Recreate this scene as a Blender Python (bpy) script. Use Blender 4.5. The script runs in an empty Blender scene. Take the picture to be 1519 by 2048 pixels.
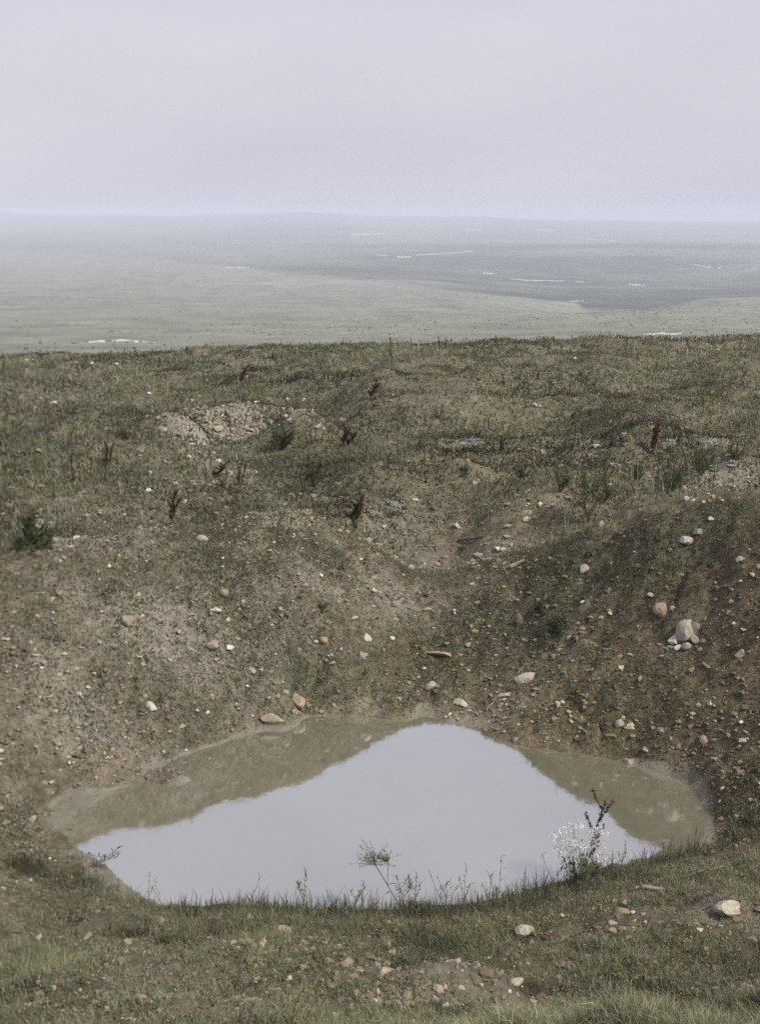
import bpy, math, random
import numpy as np
from mathutils import Vector, Matrix, Euler
random.seed(7)
rng = np.random.default_rng(11)
R = math.radians
scene = bpy.context.scene
col = scene.collection

# ------------------------------------------------------------------ camera
H = 4.5                      # metres above the pond
PITCH = R(14.5)
F = 2300.0                   # focal length in photograph pixels (1519 x 2048)
cam_d = bpy.data.cameras.new('camera')
cam = bpy.data.objects.new('camera', cam_d); col.objects.link(cam)
cam.location = (0, 0, H)
cam.rotation_euler = (R(90) - PITCH, 0, 0)
cam_d.sensor_fit = 'VERTICAL'; cam_d.sensor_height = 24.0
cam_d.lens = F / 2048 * 24.0
cam_d.clip_start = 0.05; cam_d.clip_end = 30000
scene.camera = cam

# ------------------------------------------------------------------ world and sun
SUN_EL, SUN_AZ = R(48), R(118)     # azimuth measured from +Y towards +X
w = bpy.data.worlds.new('World'); scene.world = w; w.use_nodes = True
nt = w.node_tree; nt.nodes.clear()
o_ = nt.nodes.new('ShaderNodeOutputWorld'); bg = nt.nodes.new('ShaderNodeBackground')
sky = nt.nodes.new('ShaderNodeTexSky'); sky.sky_type = 'NISHITA'; sky.sun_disc = False
sky.sun_elevation = SUN_EL; sky.sun_rotation = SUN_AZ
sky.dust_density = 6; sky.air_density = 1.6; sky.ozone_density = 1.5
tc = nt.nodes.new('ShaderNodeTexCoord')
mp = nt.nodes.new('ShaderNodeMapping'); mp.inputs['Scale'].default_value = (1.2, 1.2, 5.0)
nz = nt.nodes.new('ShaderNodeTexNoise'); nz.inputs['Scale'].default_value = 2.3; nz.inputs['Detail'].default_value = 4
cr = nt.nodes.new('ShaderNodeValToRGB')
cr.color_ramp.elements[0].position = .25; cr.color_ramp.elements[0].color = (3.75, 3.68, 4.25, 1)
cr.color_ramp.elements[1].position = .75; cr.color_ramp.elements[1].color = (4.35, 4.22, 4.75, 1)
mx = nt.nodes.new('ShaderNodeMix'); mx.data_type = 'RGBA'; mx.inputs[0].default_value = 0.88   # the layer of cloud over the blue
L = nt.links.new
L(tc.outputs['Generated'], mp.inputs[0]); L(mp.outputs[0], nz.inputs['Vector']); L(nz.outputs[0], cr.inputs[0])
L(sky.outputs[0], mx.inputs[6]); L(cr.outputs[0], mx.inputs[7]); L(mx.outputs[2], bg.inputs[0])
bg.inputs[1].default_value = 0.1
L(bg.outputs[0], o_.inputs[0])
sd = bpy.data.lights.new('sun', 'SUN'); sd.energy = 2.6; sd.angle = R(8); sd.color = (1, .95, .87)
so = bpy.data.objects.new('sun', sd); col.objects.link(so)
sdir = Vector((math.sin(SUN_AZ)*math.cos(SUN_EL), math.cos(SUN_AZ)*math.cos(SUN_EL), math.sin(SUN_EL)))
so.rotation_euler = sdir.to_track_quat('Z', 'Y').to_euler()
scene.view_settings.view_transform = 'Standard'; scene.view_settings.look = 'None'
scene.view_settings.exposure = 0.8; scene.view_settings.gamma = 1.0
scene.cycles.volume_bounces = 5; scene.cycles.max_bounces = 8
scene.cycles.use_denoising = False
scene.cycles.sample_clamp_indirect = 2.0

# ------------------------------------------------------------------ helpers
def ray(px, py):
    u = (px - 759.5) / F; v = (1024 - py) / F
    return np.array([u, math.cos(PITCH) + v*math.sin(PITCH), -math.sin(PITCH) + v*math.cos(PITCH)])
def at(px, py, Y):
    d = ray(px, py); t = Y / d[1]
    return np.array([d[0]*t, Y, H + d[2]*t])
def on_plane(px, py, z=0.0):
    d = ray(px, py); t = (z - H) / d[2]
    return np.array([d[0]*t, d[1]*t, z])
def project(x, y, z):
    fx = y*math.cos(PITCH) - (z-H)*math.sin(PITCH)
    up = y*math.sin(PITCH) + (z-H)*math.cos(PITCH)
    fx = np.maximum(fx, 1e-3)
    return 759.5 + F*x/fx, 1024 - F*up/fx

def _hash(ix, iy, s):
    h = (ix.astype(np.int64)*374761393 + iy.astype(np.int64)*668265263 + s*1442695041) & 0x7fffffff
    h = ((h ^ (h >> 13))*1274126177) & 0x7fffffff
    return ((h ^ (h >> 16)) & 0xffff) / 65535.0
def vnoise(x, y, s=0):
    x = np.asarray(x, float); y = np.asarray(y, float)
    ix = np.floor(x); iy = np.floor(y); fx = x-ix; fy = y-iy
    fx = fx*fx*fx*(fx*(fx*6-15)+10); fy = fy*fy*fy*(fy*(fy*6-15)+10)
    ix = ix.astype(np.int64); iy = iy.astype(np.int64)
    a = _hash(ix, iy, s); b = _hash(ix+1, iy, s); c = _hash(ix, iy+1, s); d = _hash(ix+1, iy+1, s)
    return (a*(1-fx)+b*fx)*(1-fy) + (c*(1-fx)+d*fx)*fy
def fbm(x, y, freq, octv=4, s=0, gain=.5):
    tot = 0; amp = 1; n = 0
    for k in range(octv):
        c, sn = math.cos(k*1.1+s), math.sin(k*1.1+s)
        tot = tot + amp*(vnoise((x*c-y*sn)*freq+17.3*k, (x*sn+y*c)*freq-9.1*k, s*31+k)*2-1); n += amp
        amp *= gain; freq *= 2.03
    return tot/n
def sstep(a, b, x):
    t = np.clip((x-a)/(b-a), 0, 1); return t*t*(3-2*t)

class RBF:
    def __init__(s, pts, vals, smooth=1e-4):
        s.p = np.array(pts, float); n = len(s.p)
        d = np.linalg.norm(s.p[:, None]-s.p[None], axis=2)
        A = np.zeros((n+3, n+3)); A[:n, :n] = s.phi(d) + np.eye(n)*smooth
        A[:n, n] = 1; A[:n, n+1:] = s.p; A[n, :n] = 1; A[n+1:, :n] = s.p.T
        s.w = np.linalg.solve(A, np.concatenate([np.array(vals, float), [0, 0, 0]]))
    def phi(s, d): return np.where(d > 0, d, 0)*-1.0 + 0  # linear kernel: no overshoot
    def __call__(s, a, b):
        sh = np.shape(a); a = np.ravel(a); b = np.ravel(b); out = np.empty(len(a)); n = len(s.p)
        for i in range(0, len(a), 40000):
            q = np.stack([a[i:i+40000], b[i:i+40000]], 1)
            # soften the cone at each point
            d = np.sqrt(((q[:, None]-s.p[None])**2).sum(2) + 2e-4)
            out[i:i+40000] = s.phi(d)@s.w[:n] + s.w[n] + q@s.w[n+1:]
        return out.reshape(sh)

def np_mesh(name, verts, faces, mats=(), smooth=False, colors=None, mat_idx=None):
    me = bpy.data.meshes.new(name); v = np.asarray(verts, np.float32); f = np.asarray(faces, np.int32)
    me.vertices.add(len(v)); me.vertices.foreach_set('co', v.ravel())
    k = f.shape[1]
    me.loops.add(f.size); me.loops.foreach_set('vertex_index', f.ravel())
    me.polygons.add(len(f)); me.polygons.foreach_set('loop_start', np.arange(0, f.size, k, dtype=np.int32))
    if mat_idx is not None: me.polygons.foreach_set('material_index', np.asarray(mat_idx, np.int32))
    me.polygons.foreach_set('use_smooth', np.full(len(f), smooth))
    for m in mats: me.materials.append(m)
    if colors is not None:
        for nm, c in colors.items():
            c = np.asarray(c, np.float32)
            if c.shape[1] == 3: c = np.concatenate([c, np.ones((len(c), 1), np.float32)], 1)
            a = me.color_attributes.new(nm, 'FLOAT_COLOR', 'POINT'); a.data.foreach_set('color', c.ravel())
    me.update(calc_edges=True); me.validate()
    return me
def link(name, me, parent=None, loc=None):
    o = bpy.data.objects.new(name, me); col.objects.link(o)
    if parent: o.parent = parent
    if loc is not None: o.location = loc
    return o
def tag(o, label=None, cat=None, group=None, kind=None):
    if label: o['label'] = label
    if cat: o['category'] = cat
    if group: o['group'] = group
    if kind: o['kind'] = kind
    return o
def copy_tree(o, parent=None):
    c = o.copy(); col.objects.link(c); c.parent = parent
    for ch in list(o.children): copy_tree(ch, c)
    return c

# ------------------------------------------------------------------ materials
def mat(name):
    m = bpy.data.materials.new(name); m.use_nodes = True; n = m.node_tree
    p = n.nodes['Principled BSDF']; p.inputs['Roughness'].default_value = .95
    p.inputs['Specular IOR Level'].default_value = .15
    return m, n, p
def N(n, t, **kw):
    x = n.nodes.new(t)
    for k, v in kw.items():
        if k in x.inputs: x.inputs[k].default_value = v
        else: setattr(x, k, v)
    return x
def ramp(n, src, stops):
    r = n.nodes.new('ShaderNodeValToRGB'); e = r.color_ramp.elements
    while len(e) < len(stops): e.new(.5)
    for q, (p, c) in zip(e, stops): q.position = p; q.color = (*c, 1)
    n.links.new(src, r.inputs[0]); return r.outputs[0]
def mixc(n, fac, a, b, mode='MIX'):
    m = n.nodes.new('ShaderNodeMix'); m.data_type = 'RGBA'; m.blend_type = mode
    for s, v in ((0, fac), (6, a), (7, b)):
        if isinstance(v, (int, float)): m.inputs[s].default_value = v
        elif isinstance(v, tuple): m.inputs[s].default_value = (*v, 1)
        else: n.links.new(v, m.inputs[s])
    return m.outputs[2]
def pos_noise(n, scale, detail=5, rough=.6, coord='Object'):
    t = n.nodes.new('ShaderNodeTexCoord'); z = N(n, 'ShaderNodeTexNoise', Scale=scale, Detail=detail, Roughness=rough)
    n.links.new(t.outputs[coord], z.inputs['Vector']); return z.outputs[0]

# soil of the near ground: R = greenness and painted hollow shade, G = pale rubble, B = wet mud
m_soil, n, p = mat('soil')
a = N(n, 'ShaderNodeVertexColor', layer_name='cover'); s = n.nodes.new('ShaderNodeSeparateColor'); n.links.new(a.outputs[0], s.inputs[0])
clay = ramp(n, pos_noise(n, 3.2, 8, .7), [(.3, (.085, .072, .05)), (.5, (.19, .16, .112)), (.7, (.36, .32, .24))])
fine = ramp(n, pos_noise(n, 30, 7, .8), [(.36, (.35, .35, .35)), (.5, (.9, .9, .9)), (.62, (1.7, 1.65, 1.55))])
at2 = N(n, 'ShaderNodeVertexColor', layer_name='tint'); s2 = n.nodes.new('ShaderNodeSeparateColor'); n.links.new(at2.outputs[0], s2.inputs[0])
clay = mixc(n, s2.outputs[0], clay, mixc(n, 1.0, clay, (.80, .70, .62), 'MULTIPLY'))   # rusty subsoil thrown up on the right
clay = mixc(n, .9, clay, fine, 'MULTIPLY')
turf = ramp(n, pos_noise(n, 9, 7, .75), [(.32, (.055, .058, .036)), (.5, (.13, .125, .08)), (.68, (.27, .245, .17))])
pale = ramp(n, pos_noise(n, 14, 6, .7), [(.3, (.15, .13, .10)), (.5, (.30, .27, .22)), (.7, (.45, .41, .35))])
mud = ramp(n, pos_noise(n, 6, 4, .6), [(.3, (.20, .18, .135)), (.7, (.30, .28, .225))])
def thr(n, src, lo, hi, noise_scale, amt):
    ns = pos_noise(n, noise_scale, 5, .65)
    ad = N(n, 'ShaderNodeMath', operation='MULTIPLY_ADD'); n.links.new(ns, ad.inputs[0]); ad.inputs[1].default_value = amt
    n.links.new(src, ad.inputs[2])
    mr = N(n, 'ShaderNodeMapRange'); n.links.new(ad.outputs[0], mr.inputs[0])
    mr.inputs[1].default_value = lo + amt*.5; mr.inputs[2].default_value = hi + amt*.5
    return mr.outputs[0]
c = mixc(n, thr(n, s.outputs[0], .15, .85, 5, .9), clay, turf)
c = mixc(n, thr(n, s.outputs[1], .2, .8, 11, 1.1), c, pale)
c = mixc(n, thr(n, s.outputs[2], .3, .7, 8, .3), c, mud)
n.links.new(c, p.inputs['Base Color'])
b1 = N(n, 'ShaderNodeBump', Strength=1.0, Distance=.05); n.links.new(pos_noise(n, 22, 8, .75), b1.inputs['Height'])
n.links.new(b1.outputs[0], p.inputs['Normal'])
rr = N(n, 'ShaderNodeMapRange'); n.links.new(s.outputs[2], rr.inputs[0]); rr.inputs[3].default_value = .95; rr.inputs[4].default_value = .55
n.links.new(rr.outputs[0], p.inputs['Roughness'])

# far country: R = scrub and wood, cut back where haze is painted, G = bare chalky streaks
m_far, n, p = mat('far_fields')
a = N(n, 'ShaderNodeVertexColor', layer_name='cover'); s = n.nodes.new('ShaderNodeSeparateColor'); n.links.new(a.outputs[0], s.inputs[0])
mead = ramp(n, pos_noise(n, .05, 9, .75), [(.3, (.13, .14, .11)), (.5, (.21, .215, .17)), (.7, (.29, .285, .24))])
wood = ramp(n, pos_noise(n, .03, 9, .8), [(.3, (.03, .045, .035)), (.5, (.07, .085, .065)), (.7, (.13, .14, .11))])
c = mixc(n, thr(n, s.outputs[0], .15, .85, .02, .9), mead, wood)
c = mixc(n, s.outputs[1], c, (.5, .48, .44))
n.links.new(c, p.inputs['Base Color'])
b1 = N(n, 'ShaderNodeBump', Strength=.8, Distance=4.0); n.links.new(pos_noise(n, .12, 8, .7), b1.inputs['Height'])
n.links.new(b1.outputs[0], p.inputs['Normal'])

# murky pond water
m_water, n, p = mat('muddy_water')
n.nodes.remove(p); out = n.nodes['Material Output']
df = N(n, 'ShaderNodeBsdfDiffuse'); gl = N(n, 'ShaderNodeBsdfGlossy', Roughness=.05)
n.links.new(ramp(n, pos_noise(n, .8, 3, .5), [(.3, (.175, .157, .108)), (.7, (.21, .19, .132))]), df.inputs[0])
gl.inputs[0].default_value = (.86, .92, 1, 1)
bp = N(n, 'ShaderNodeBump', Strength=.06, Distance=.01); n.links.new(pos_noise(n, 7, 3, .5), bp.inputs['Height'])
n.links.new(bp.outputs[0], gl.inputs['Normal'])
lw = N(n, 'ShaderNodeFresnel', IOR=1.33)
mr = N(n, 'ShaderNodeMapRange'); n.links.new(lw.outputs[0], mr.inputs[0])
mr.inputs[1].default_value = .02; mr.inputs[2].default_value = .12; mr.inputs[3].default_value = .38; mr.inputs[4].default_value = .68
ms = n.nodes.new('ShaderNodeMixShader'); n.links.new(mr.outputs[0], ms.inputs[0]); n.links.new(df.outputs[0], ms.inputs[1]); n.links.new(gl.outputs[0], ms.inputs[2])
n.links.new(ms.outputs[0], out.inputs[0])

def leafy(name, tl=.35):      # per-vertex hue, a little light through the blades
    m, n, p = mat(name); n.nodes.remove(p); out = n.nodes['Material Output']
    a = N(n, 'ShaderNodeVertexColor', layer_name='hue')
    d = n.nodes.new('ShaderNodeBsdfDiffuse'); t = n.nodes.new('ShaderNodeBsdfTranslucent'); x = n.nodes.new('ShaderNodeMixShader')
    x.inputs[0].default_value = tl
    n.links.new(a.outputs[0], d.inputs[0]); n.links.new(a.outputs[0], t.inputs[0])
    n.links.new(d.outputs[0], x.inputs[1]); n.links.new(t.outputs[0], x.inputs[2]); n.links.new(x.outputs[0], out.inputs[0])
    return m
m_blade = leafy('grass_blades')
def plain(name, c1, c2, scale=20, rough=.9):
    m, n, p = mat(name); p.inputs['Roughness'].default_value = rough
    oi = n.nodes.new('ShaderNodeObjectInfo')
    base = ramp(n, pos_noise(n, scale, 5, .65), [(.3, c1), (.7, c2)])
    v = ramp(n, oi.outputs['Random'], [(0, (.78, .77, .74)), (1, (1.15, 1.12, 1.08))])
    n.links.new(mixc(n, 1.0, base, v, 'MULTIPLY'), p.inputs['Base Color'])
    b = N(n, 'ShaderNodeBump', Strength=.5, Distance=.01); n.links.new(pos_noise(n, scale*2, 5, .7), b.inputs['Height'])
    n.links.new(b.outputs[0], p.inputs['Normal']); return m
m_stone = {'pale': plain('pale_limestone', (.24, .22, .175), (.42, .39, .33), 3),
           'white': plain('white_limestone', (.34, .325, .285), (.56, .54, .49), 3),
           'tan': plain('tan_stone', (.19, .155, .11), (.34, .29, .22), 3),
           'pink': plain('pinkish_stone', (.21, .17, .135), (.36, .30, .25), 3),
           'grey': plain('grey_stone', (.15, .145, .125), (.28, .27, .24), 3)}
m_pebble = leafy('pebble_stone', 0.0)
m_dock = plain('dock_seed_brown', (.055, .034, .025), (.11, .066, .048), 40)
m_stalk = plain('dry_stalk', (.07, .055, .032), (.14, .115, .07), 40)
m_green = plain('weed_green', (.045, .062, .028), (.095, .12, .055), 25)
m_grey_green = plain('plume_grey_green', (.17, .18, .14), (.30, .30, .25), 40)
m_petal = bpy.data.materials.new('white_petals'); m_petal.use_nodes = True; n = m_petal.node_tree; n.nodes.remove(n.nodes['Principled BSDF'])
_d = n.nodes.new('ShaderNodeBsdfDiffuse'); _t = n.nodes.new('ShaderNodeBsdfTranslucent'); _x = n.nodes.new('ShaderNodeMixShader'); _x.inputs[0].default_value = .4
_c = ramp(n, pos_noise(n, 40), [(.3, (.62, .62, .60)), (.7, (.85, .85, .83))]); n.links.new(_c, _d.inputs[0]); n.links.new(_c, _t.inputs[0])
n.links.new(_d.outputs[0], _x.inputs[1]); n.links.new(_t.outputs[0], _x.inputs[2]); n.links.new(_x.outputs[0], n.nodes['Material Output'].inputs[0])
m_wood = plain('weathered_wood', (.16, .135, .095), (.34, .30, .23), 30)
m_chalk = plain('bare_chalk', (.34, .34, .31), (.55, .545, .52), .3)

# ------------------------------------------------------------------ near ground: one height field through surveyed points
shore = [(125,1632),(160,1592),(230,1562),(300,1535),(345,1508),(400,1482),(460,1461),(540,1446),(600,1438),(680,1438),(735,1448),
         (790,1459),(830,1459),(900,1463),(960,1481),(1010,1500),(1080,1510),(1160,1521),(1230,1536),(1300,1549),(1365,1570),(1402,1600),(1412,1640),(1400,1672),
         (1300,1700),(1180,1738),(1060,1772),(960,1795),(830,1812),(700,1820),(560,1812),(480,1802),(400,1812),(350,1806),(300,1780),(240,1742),(170,1692),(115,1648)]
crest = [(-500,1160,9.2),(-250,1130,9.6),(-60,1110,10.0),(60,1098,10.4),(180,1075,10.6),(280,1043,10.8),(340,1052,10.95),(400,1086,11.45),(450,1042,11.4),(520,1026,11.5),(620,1036,11.75),
         (690,1060,12.0),(750,1092,12.15),(830,1148,12.2),(920,1140,12.0),(1000,1125,11.9),(1090,1085,11.45),(1180,1045,11.0),(1300,1018,10.65),(1420,1000,10.5),(1519,985,10.3),(1700,960,10.0),(2000,940,9.6)]
P = []
for i, q in enumerate(shore): P.append(on_plane(*q, (.045 if i <= 7 else .03) if (i <= 7 or i >= len(shore)-1) else -.035))
sc_ = np.mean([on_plane(*q, 0) for q in shore], 0)
for q in shore[::3]:
    v = on_plane(*q, 0); P.append(np.array([*(sc_[:2] + (v[:2]-sc_[:2])*.62), -.28]))
P.append(np.array([sc_[0], sc_[1], -.5]))
for q in crest: P.append(at(*q))
cx = [c[0] for c in crest]; cD = [c[2] for c in crest]
for px, py, D in crest[::2]:
    v = at(px, py, D); P.append(np.array([v[0]*1.05, v[1]+.55, v[2]-.10])); P.append(np.array([v[0]*1.09, v[1]+1.1, v[2]-.55]))
mid = [(830,1300,10.55),(960,1320,10.45),(700,1300,10.3),(830,1400,9.95),
       (100,1300,9.15),(280,1300,9.55),(300,1180,10.1),(450,1250,9.95),(560,1180,10.55),(560,1330,9.8),(200,1450,8.95),(60,1450,8.6),(60,1560,8.25),
       (1100,1300,10.1),(1250,1250,10.0),(1250,1400,9.35),(1400,1250,9.65),(1400,1420,8.95),(1500,1500,8.4),(1480,1620,7.85),(1180,1150,10.7),(1380,1120,10.2),
       (1500,1300,9.2)]
for q in mid: P.append(at(*q))
# plateau of rough turf behind the crater, row by row
for px in (-700, -250, 100, 400, 700, 1000, 1300, 1650, 2100):
    for py, D in ((1000,13.4),(950,15.2),(900,17.3),(850,19.8),(800,23),(750,27.5)):
        P.append(at(px, py, D))
edge = [(-900,735),(-300,728),(50,715),(400,703),(760,692),(1100,684),(1500,680),(1900,676),(2500,680)]
for px, py in edge:
    v = at(px, py, 33.0); P.append(v)
    P.append(np.array([v[0]*1.2, 39.5, v[2]-1.0])); P.append(np.array([v[0]*1.7, 60, v[2]-5.5])); P.append(np.array([v[0]*3, 110, v[2]-18]))
# foreground bank, rising to the photographer's feet
for px, py, D in ((80,1760,6.9),(250,1850,6.0),(500,1860,6.0),(760,1865,6.0),(1000,1860,6.05),(1200,1800,6.5),(1400,1740,6.85),(1500,1740,6.5),(1500,1830,5.6),
                  (100,1900,5.5),(400,1960,4.9),(760,1970,4.8),(1100,1960,4.85),(1440,1900,5.3),
                  (100,2048,4.1),(760,2048,4.0),(1450,2048,3.9)):
    P.append(at(px, py, D))
for x in (-12, -6, -3, 0, 3, 6, 12):
    P += [np.array([x, 2.4, 2.35]), np.array([x, 1.0, 2.8]), np.array([x, -2, 3.05]), np.array([x, -12, 3.4])]
for x, y, z in ((-7,8,1.0),(-5.5,7,.9),(7,8,1.5),(5.2,7,.9),(12,8,1.6),(-12,8,1.3),(-6,5,1.5),(6,5,1.7),(-14,5,2),(14,5,2.2),(30,15,1.5),(-30,15,1.1)):
    P.append(np.array([x, y, z]))
P = np.array(P)
def warp(x, y):
    yy = np.maximum(y, -11) + 14
    return x/yy*3.0, np.log(yy)*3.0
base_rbf = RBF(np.stack(warp(P[:, 0], P[:, 1]), 1), P[:, 2], 1e-3)
spoil = at(455, 872, 19.0); spoil2 = at(590, 850, 18.5)
def height(x, y, fine=True):
    x = np.asarray(x, float); y = np.asarray(y, float)
    h = base_rbf(*warp(x, y))
    far = sstep(11.5, 15, y)*(1-sstep(40, 60, y)*.5)
    # old shell holes and hummocks on the plateau
    h = h + far*(.26*fbm(x, y*.8, .30, 3, 3) + .20*fbm(x, y, .8, 3, 5) - .16*sstep(.25, .6, fbm(x, y, .55, 2, 6)))
    h = h + (1-far)*(.075*fbm(x, y, 1.6, 3, 15) + .035*fbm(x, y, 4.5, 3, 16))*(.25+.75*sstep(7.0, 8.2, y))      # ragged water line
    h = h + (1-sstep(5.5, 6.6, y))*(.13*fbm(x, y, 1.7, 3, 17) + .05*fbm(x, y, 5, 3, 18))
    for (cx_, cy_, rx, ry, a_) in HUMPS:
        q = ((x-cx_)/rx)**2 + ((y-cy_)/ry)**2; h = h + a_*np.exp(-q*1.5)
    land = sstep(-.02, .12, h)
    near = 1 - far
    h = h + near*land*(.07*fbm(x, y, .9, 3, 8) + .045*fbm(x, y, 2.6, 3, 9))
    # erosion gullies and slumps in the clay banks
    rg = 1-np.abs(fbm(x+.35*fbm(x, y, 2.2, 2, 13), y*.75, 1.5, 3, 14)); h = h - near*land*.055*sstep(.80, 1, rg)*sstep(7.8, 8.6, y)*sstep(-.2, .3, fbm(x, y, .9, 2, 19))
    d_ = np.abs((x-CR[0])*CR[3]-(y-CR[1])*CR[2] + .03*np.sin(y*37)); t_ = (x-CR[0])*CR[2]+(y-CR[1])*CR[3]
    h = h - .07*np.exp(-(d_/.022)**2)*sstep(0, .05, t_)*(1-sstep(CR[4]-.05, CR[4], t_))       # crack where the clay has slumped
    if fine:
        h = h + (.25+.75*land)*(.046*fbm(x, y, 5, 4, 10, .65) + .014*fbm(x, y, 22, 2, 12, .6))*(1-.4*far)
    return h
_a, _b = at(1178,1385,9.42), at(1224,1322,9.72); _l = math.hypot(_b[0]-_a[0], _b[1]-_a[1]); CR = (_a[0], _a[1], (_b[0]-_a[0])/_l, (_b[1]-_a[1])/_l, _l)
HUMPS = [(spoil[0]-.1, spoil[1]+1.3, 1.9, .7, .40), (spoil[0]-.9, spoil[1]-.3, .8, .6, .46), (spoil[0]+.05, spoil[1]+.1, .6, .7, -.42), (spoil2[0]+.15, spoil2[1]-.1, .75, .8, .66), (0.2, 16.6, 2.6, .45, .20)]
for (px, py, D, rx, ry, a_) in ((1180,905,17,2.2,.9,.30),(900,940,15.4,1.6,.8,.22),(220,960,14.6,1.4,.8,.2),(1380,830,21,3,1.2,.35),(980,800,23,3,1.3,.25),(200,800,23,3,1.2,.2),(1250,745,27,4,1.2,.3),
                                (760,900,17,1.3,.7,-.15),(352,1532,8.6,.36,.12,.22),(1100,860,19.5,1.6,.8,-.3),(60,1010,13.2,1.3,.7,.1)):
    v = at(px, py, D); HUMPS.append((v[0], v[1], rx, ry, a_))
for q in range(46):
    D = random.uniform(13.2, 32); xx = random.uniform(-.38, .38)*D
    if abs(xx-spoil[0]) < 2.5 and abs(D-spoil[1]) < 2.5: continue
    sz = random.uniform(.5, 1.3)*D/18; HUMPS.append((xx, D, sz*random.uniform(1, 1.7), sz*.8, random.choice([-.42, .26, .42])*random.uniform(.6, 1.2)*min(D, 24)/20*(1 if D < 27 else .4)))

def axis(knots):
    out = []
    for (a, b, st) in knots: out.append(np.arange(a, b, st))
    return np.concatenate(out + [[knots[-1][1]]])
gx = axis([(-150,-40,6),(-40,-14,.7),(-14,-5,.12),(-5,5,.03),(5,14,.12),(14,40,.7),(40,150,6)])
gy = axis([(-12,0,.4),(0,3,.08),(3,12.6,.028),(12.6,20,.06),(20,36,.13),(36,110,1.2)])
X, Y = np.meshgrid(gx, gy); Z = height(X, Y)
# where a pixel of the photograph meets the ground: march along the ray over the finished height field
def hit(px, py, lo=2.2, hi=36.0, n=500):
    d = ray(px, py); ys = np.geomspace(lo, hi, n); t = ys/d[1]
    zz = H + d[2]*t; hh = height(d[0]*t, ys); k = np.argmax(zz <= hh)
    if not (zz <= hh).any(): k = n-1
    k = max(k, 1)
    a_, b_ = ys[k-1], ys[k]; f0 = (zz[k-1]-hh[k-1]); f1 = (zz[k]-hh[k]); q = f0/(f0-f1) if f0 != f1 else 0
    yy = a_ + (b_-a_)*min(max(q, 0), 1); t = yy/d[1]
    return np.array([d[0]*t, yy, float(height(np.array([d[0]*t]), np.array([yy]))[0])])

PXg, PYg = project(X, Y, Z)
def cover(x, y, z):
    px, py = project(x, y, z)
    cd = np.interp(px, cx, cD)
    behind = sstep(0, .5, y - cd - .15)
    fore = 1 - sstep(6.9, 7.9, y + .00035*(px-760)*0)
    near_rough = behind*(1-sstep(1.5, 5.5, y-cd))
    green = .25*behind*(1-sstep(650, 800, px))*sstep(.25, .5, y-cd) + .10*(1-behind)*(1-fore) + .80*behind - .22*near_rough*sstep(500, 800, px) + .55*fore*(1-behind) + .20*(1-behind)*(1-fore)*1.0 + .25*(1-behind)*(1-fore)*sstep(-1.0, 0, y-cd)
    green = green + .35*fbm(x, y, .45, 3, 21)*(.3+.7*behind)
    for (gxp, gyp, rx, ry, a_) in GREEN_SHADE:
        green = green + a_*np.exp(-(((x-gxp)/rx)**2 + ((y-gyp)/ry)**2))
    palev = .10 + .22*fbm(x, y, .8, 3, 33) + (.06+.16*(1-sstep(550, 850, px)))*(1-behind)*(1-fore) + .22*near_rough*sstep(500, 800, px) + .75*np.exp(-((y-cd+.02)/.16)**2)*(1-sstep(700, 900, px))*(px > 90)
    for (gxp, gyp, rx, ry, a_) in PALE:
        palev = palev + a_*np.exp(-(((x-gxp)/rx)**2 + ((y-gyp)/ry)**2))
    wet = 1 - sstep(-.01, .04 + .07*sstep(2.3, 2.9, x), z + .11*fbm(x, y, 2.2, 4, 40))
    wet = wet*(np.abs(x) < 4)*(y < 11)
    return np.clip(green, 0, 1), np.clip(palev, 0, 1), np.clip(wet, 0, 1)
def patch(lst, px, py, rx, ry, a_):
    v = hit(px, py); lst.append((v[0], v[1], rx, ry, a_))
GREEN_SHADE, PALE = [], []
for q in ((1090,1240,.35,.4,.75),(60,1080,.6,.5,.8),(420,1145,.45,.25,.8),(640,1350,.4,.2,.4),(870,1330,.7,.3,.2),(640,1115,.4,.2,.75),(230,1190,.4,.2,.4),(520,1290,.5,.3,.4),(1330,1120,.6,.3,.4),(1250,1380,.5,.3,.35),(950,1230,.5,.3,.45),(330,1400,.6,.25,.4),(1150,1150,.3,.25,.4),(850,1900,.5,.35,.6),(250,1880,.45,.3,.5),(1350,1700,.6,.2,.5),(1180,1760,.5,.2,.4),  # weeds, plus green in the left mound hollows that paints their shade
          (760,1800,1.0,.2,.5),(740,1060,.4,.3,.5)): patch(GREEN_SHADE, *q)
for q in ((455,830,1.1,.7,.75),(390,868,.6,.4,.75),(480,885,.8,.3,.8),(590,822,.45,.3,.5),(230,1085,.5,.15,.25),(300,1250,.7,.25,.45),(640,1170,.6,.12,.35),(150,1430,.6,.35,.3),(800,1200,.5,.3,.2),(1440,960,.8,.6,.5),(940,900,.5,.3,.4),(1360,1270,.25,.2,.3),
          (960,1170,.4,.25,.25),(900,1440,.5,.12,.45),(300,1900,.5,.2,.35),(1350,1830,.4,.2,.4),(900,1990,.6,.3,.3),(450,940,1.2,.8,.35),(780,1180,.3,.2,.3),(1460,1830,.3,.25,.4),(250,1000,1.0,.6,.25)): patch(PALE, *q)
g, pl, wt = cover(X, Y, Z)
rust = np.clip(sstep(-.2, 1.6, X + .5*fbm(X, Y, .8, 3, 77))*(1-sstep(11, 14, Y)) + .25 + .5*fbm(X, Y, .6, 3, 78), 0, 1)
ny, nx = X.shape
idx = np.arange(nx*ny).reshape(ny, nx)
quads = np.stack([idx[:-1, :-1], idx[:-1, 1:], idx[1:, 1:], idx[1:, :-1]], -1).reshape(-1, 4)
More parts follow.
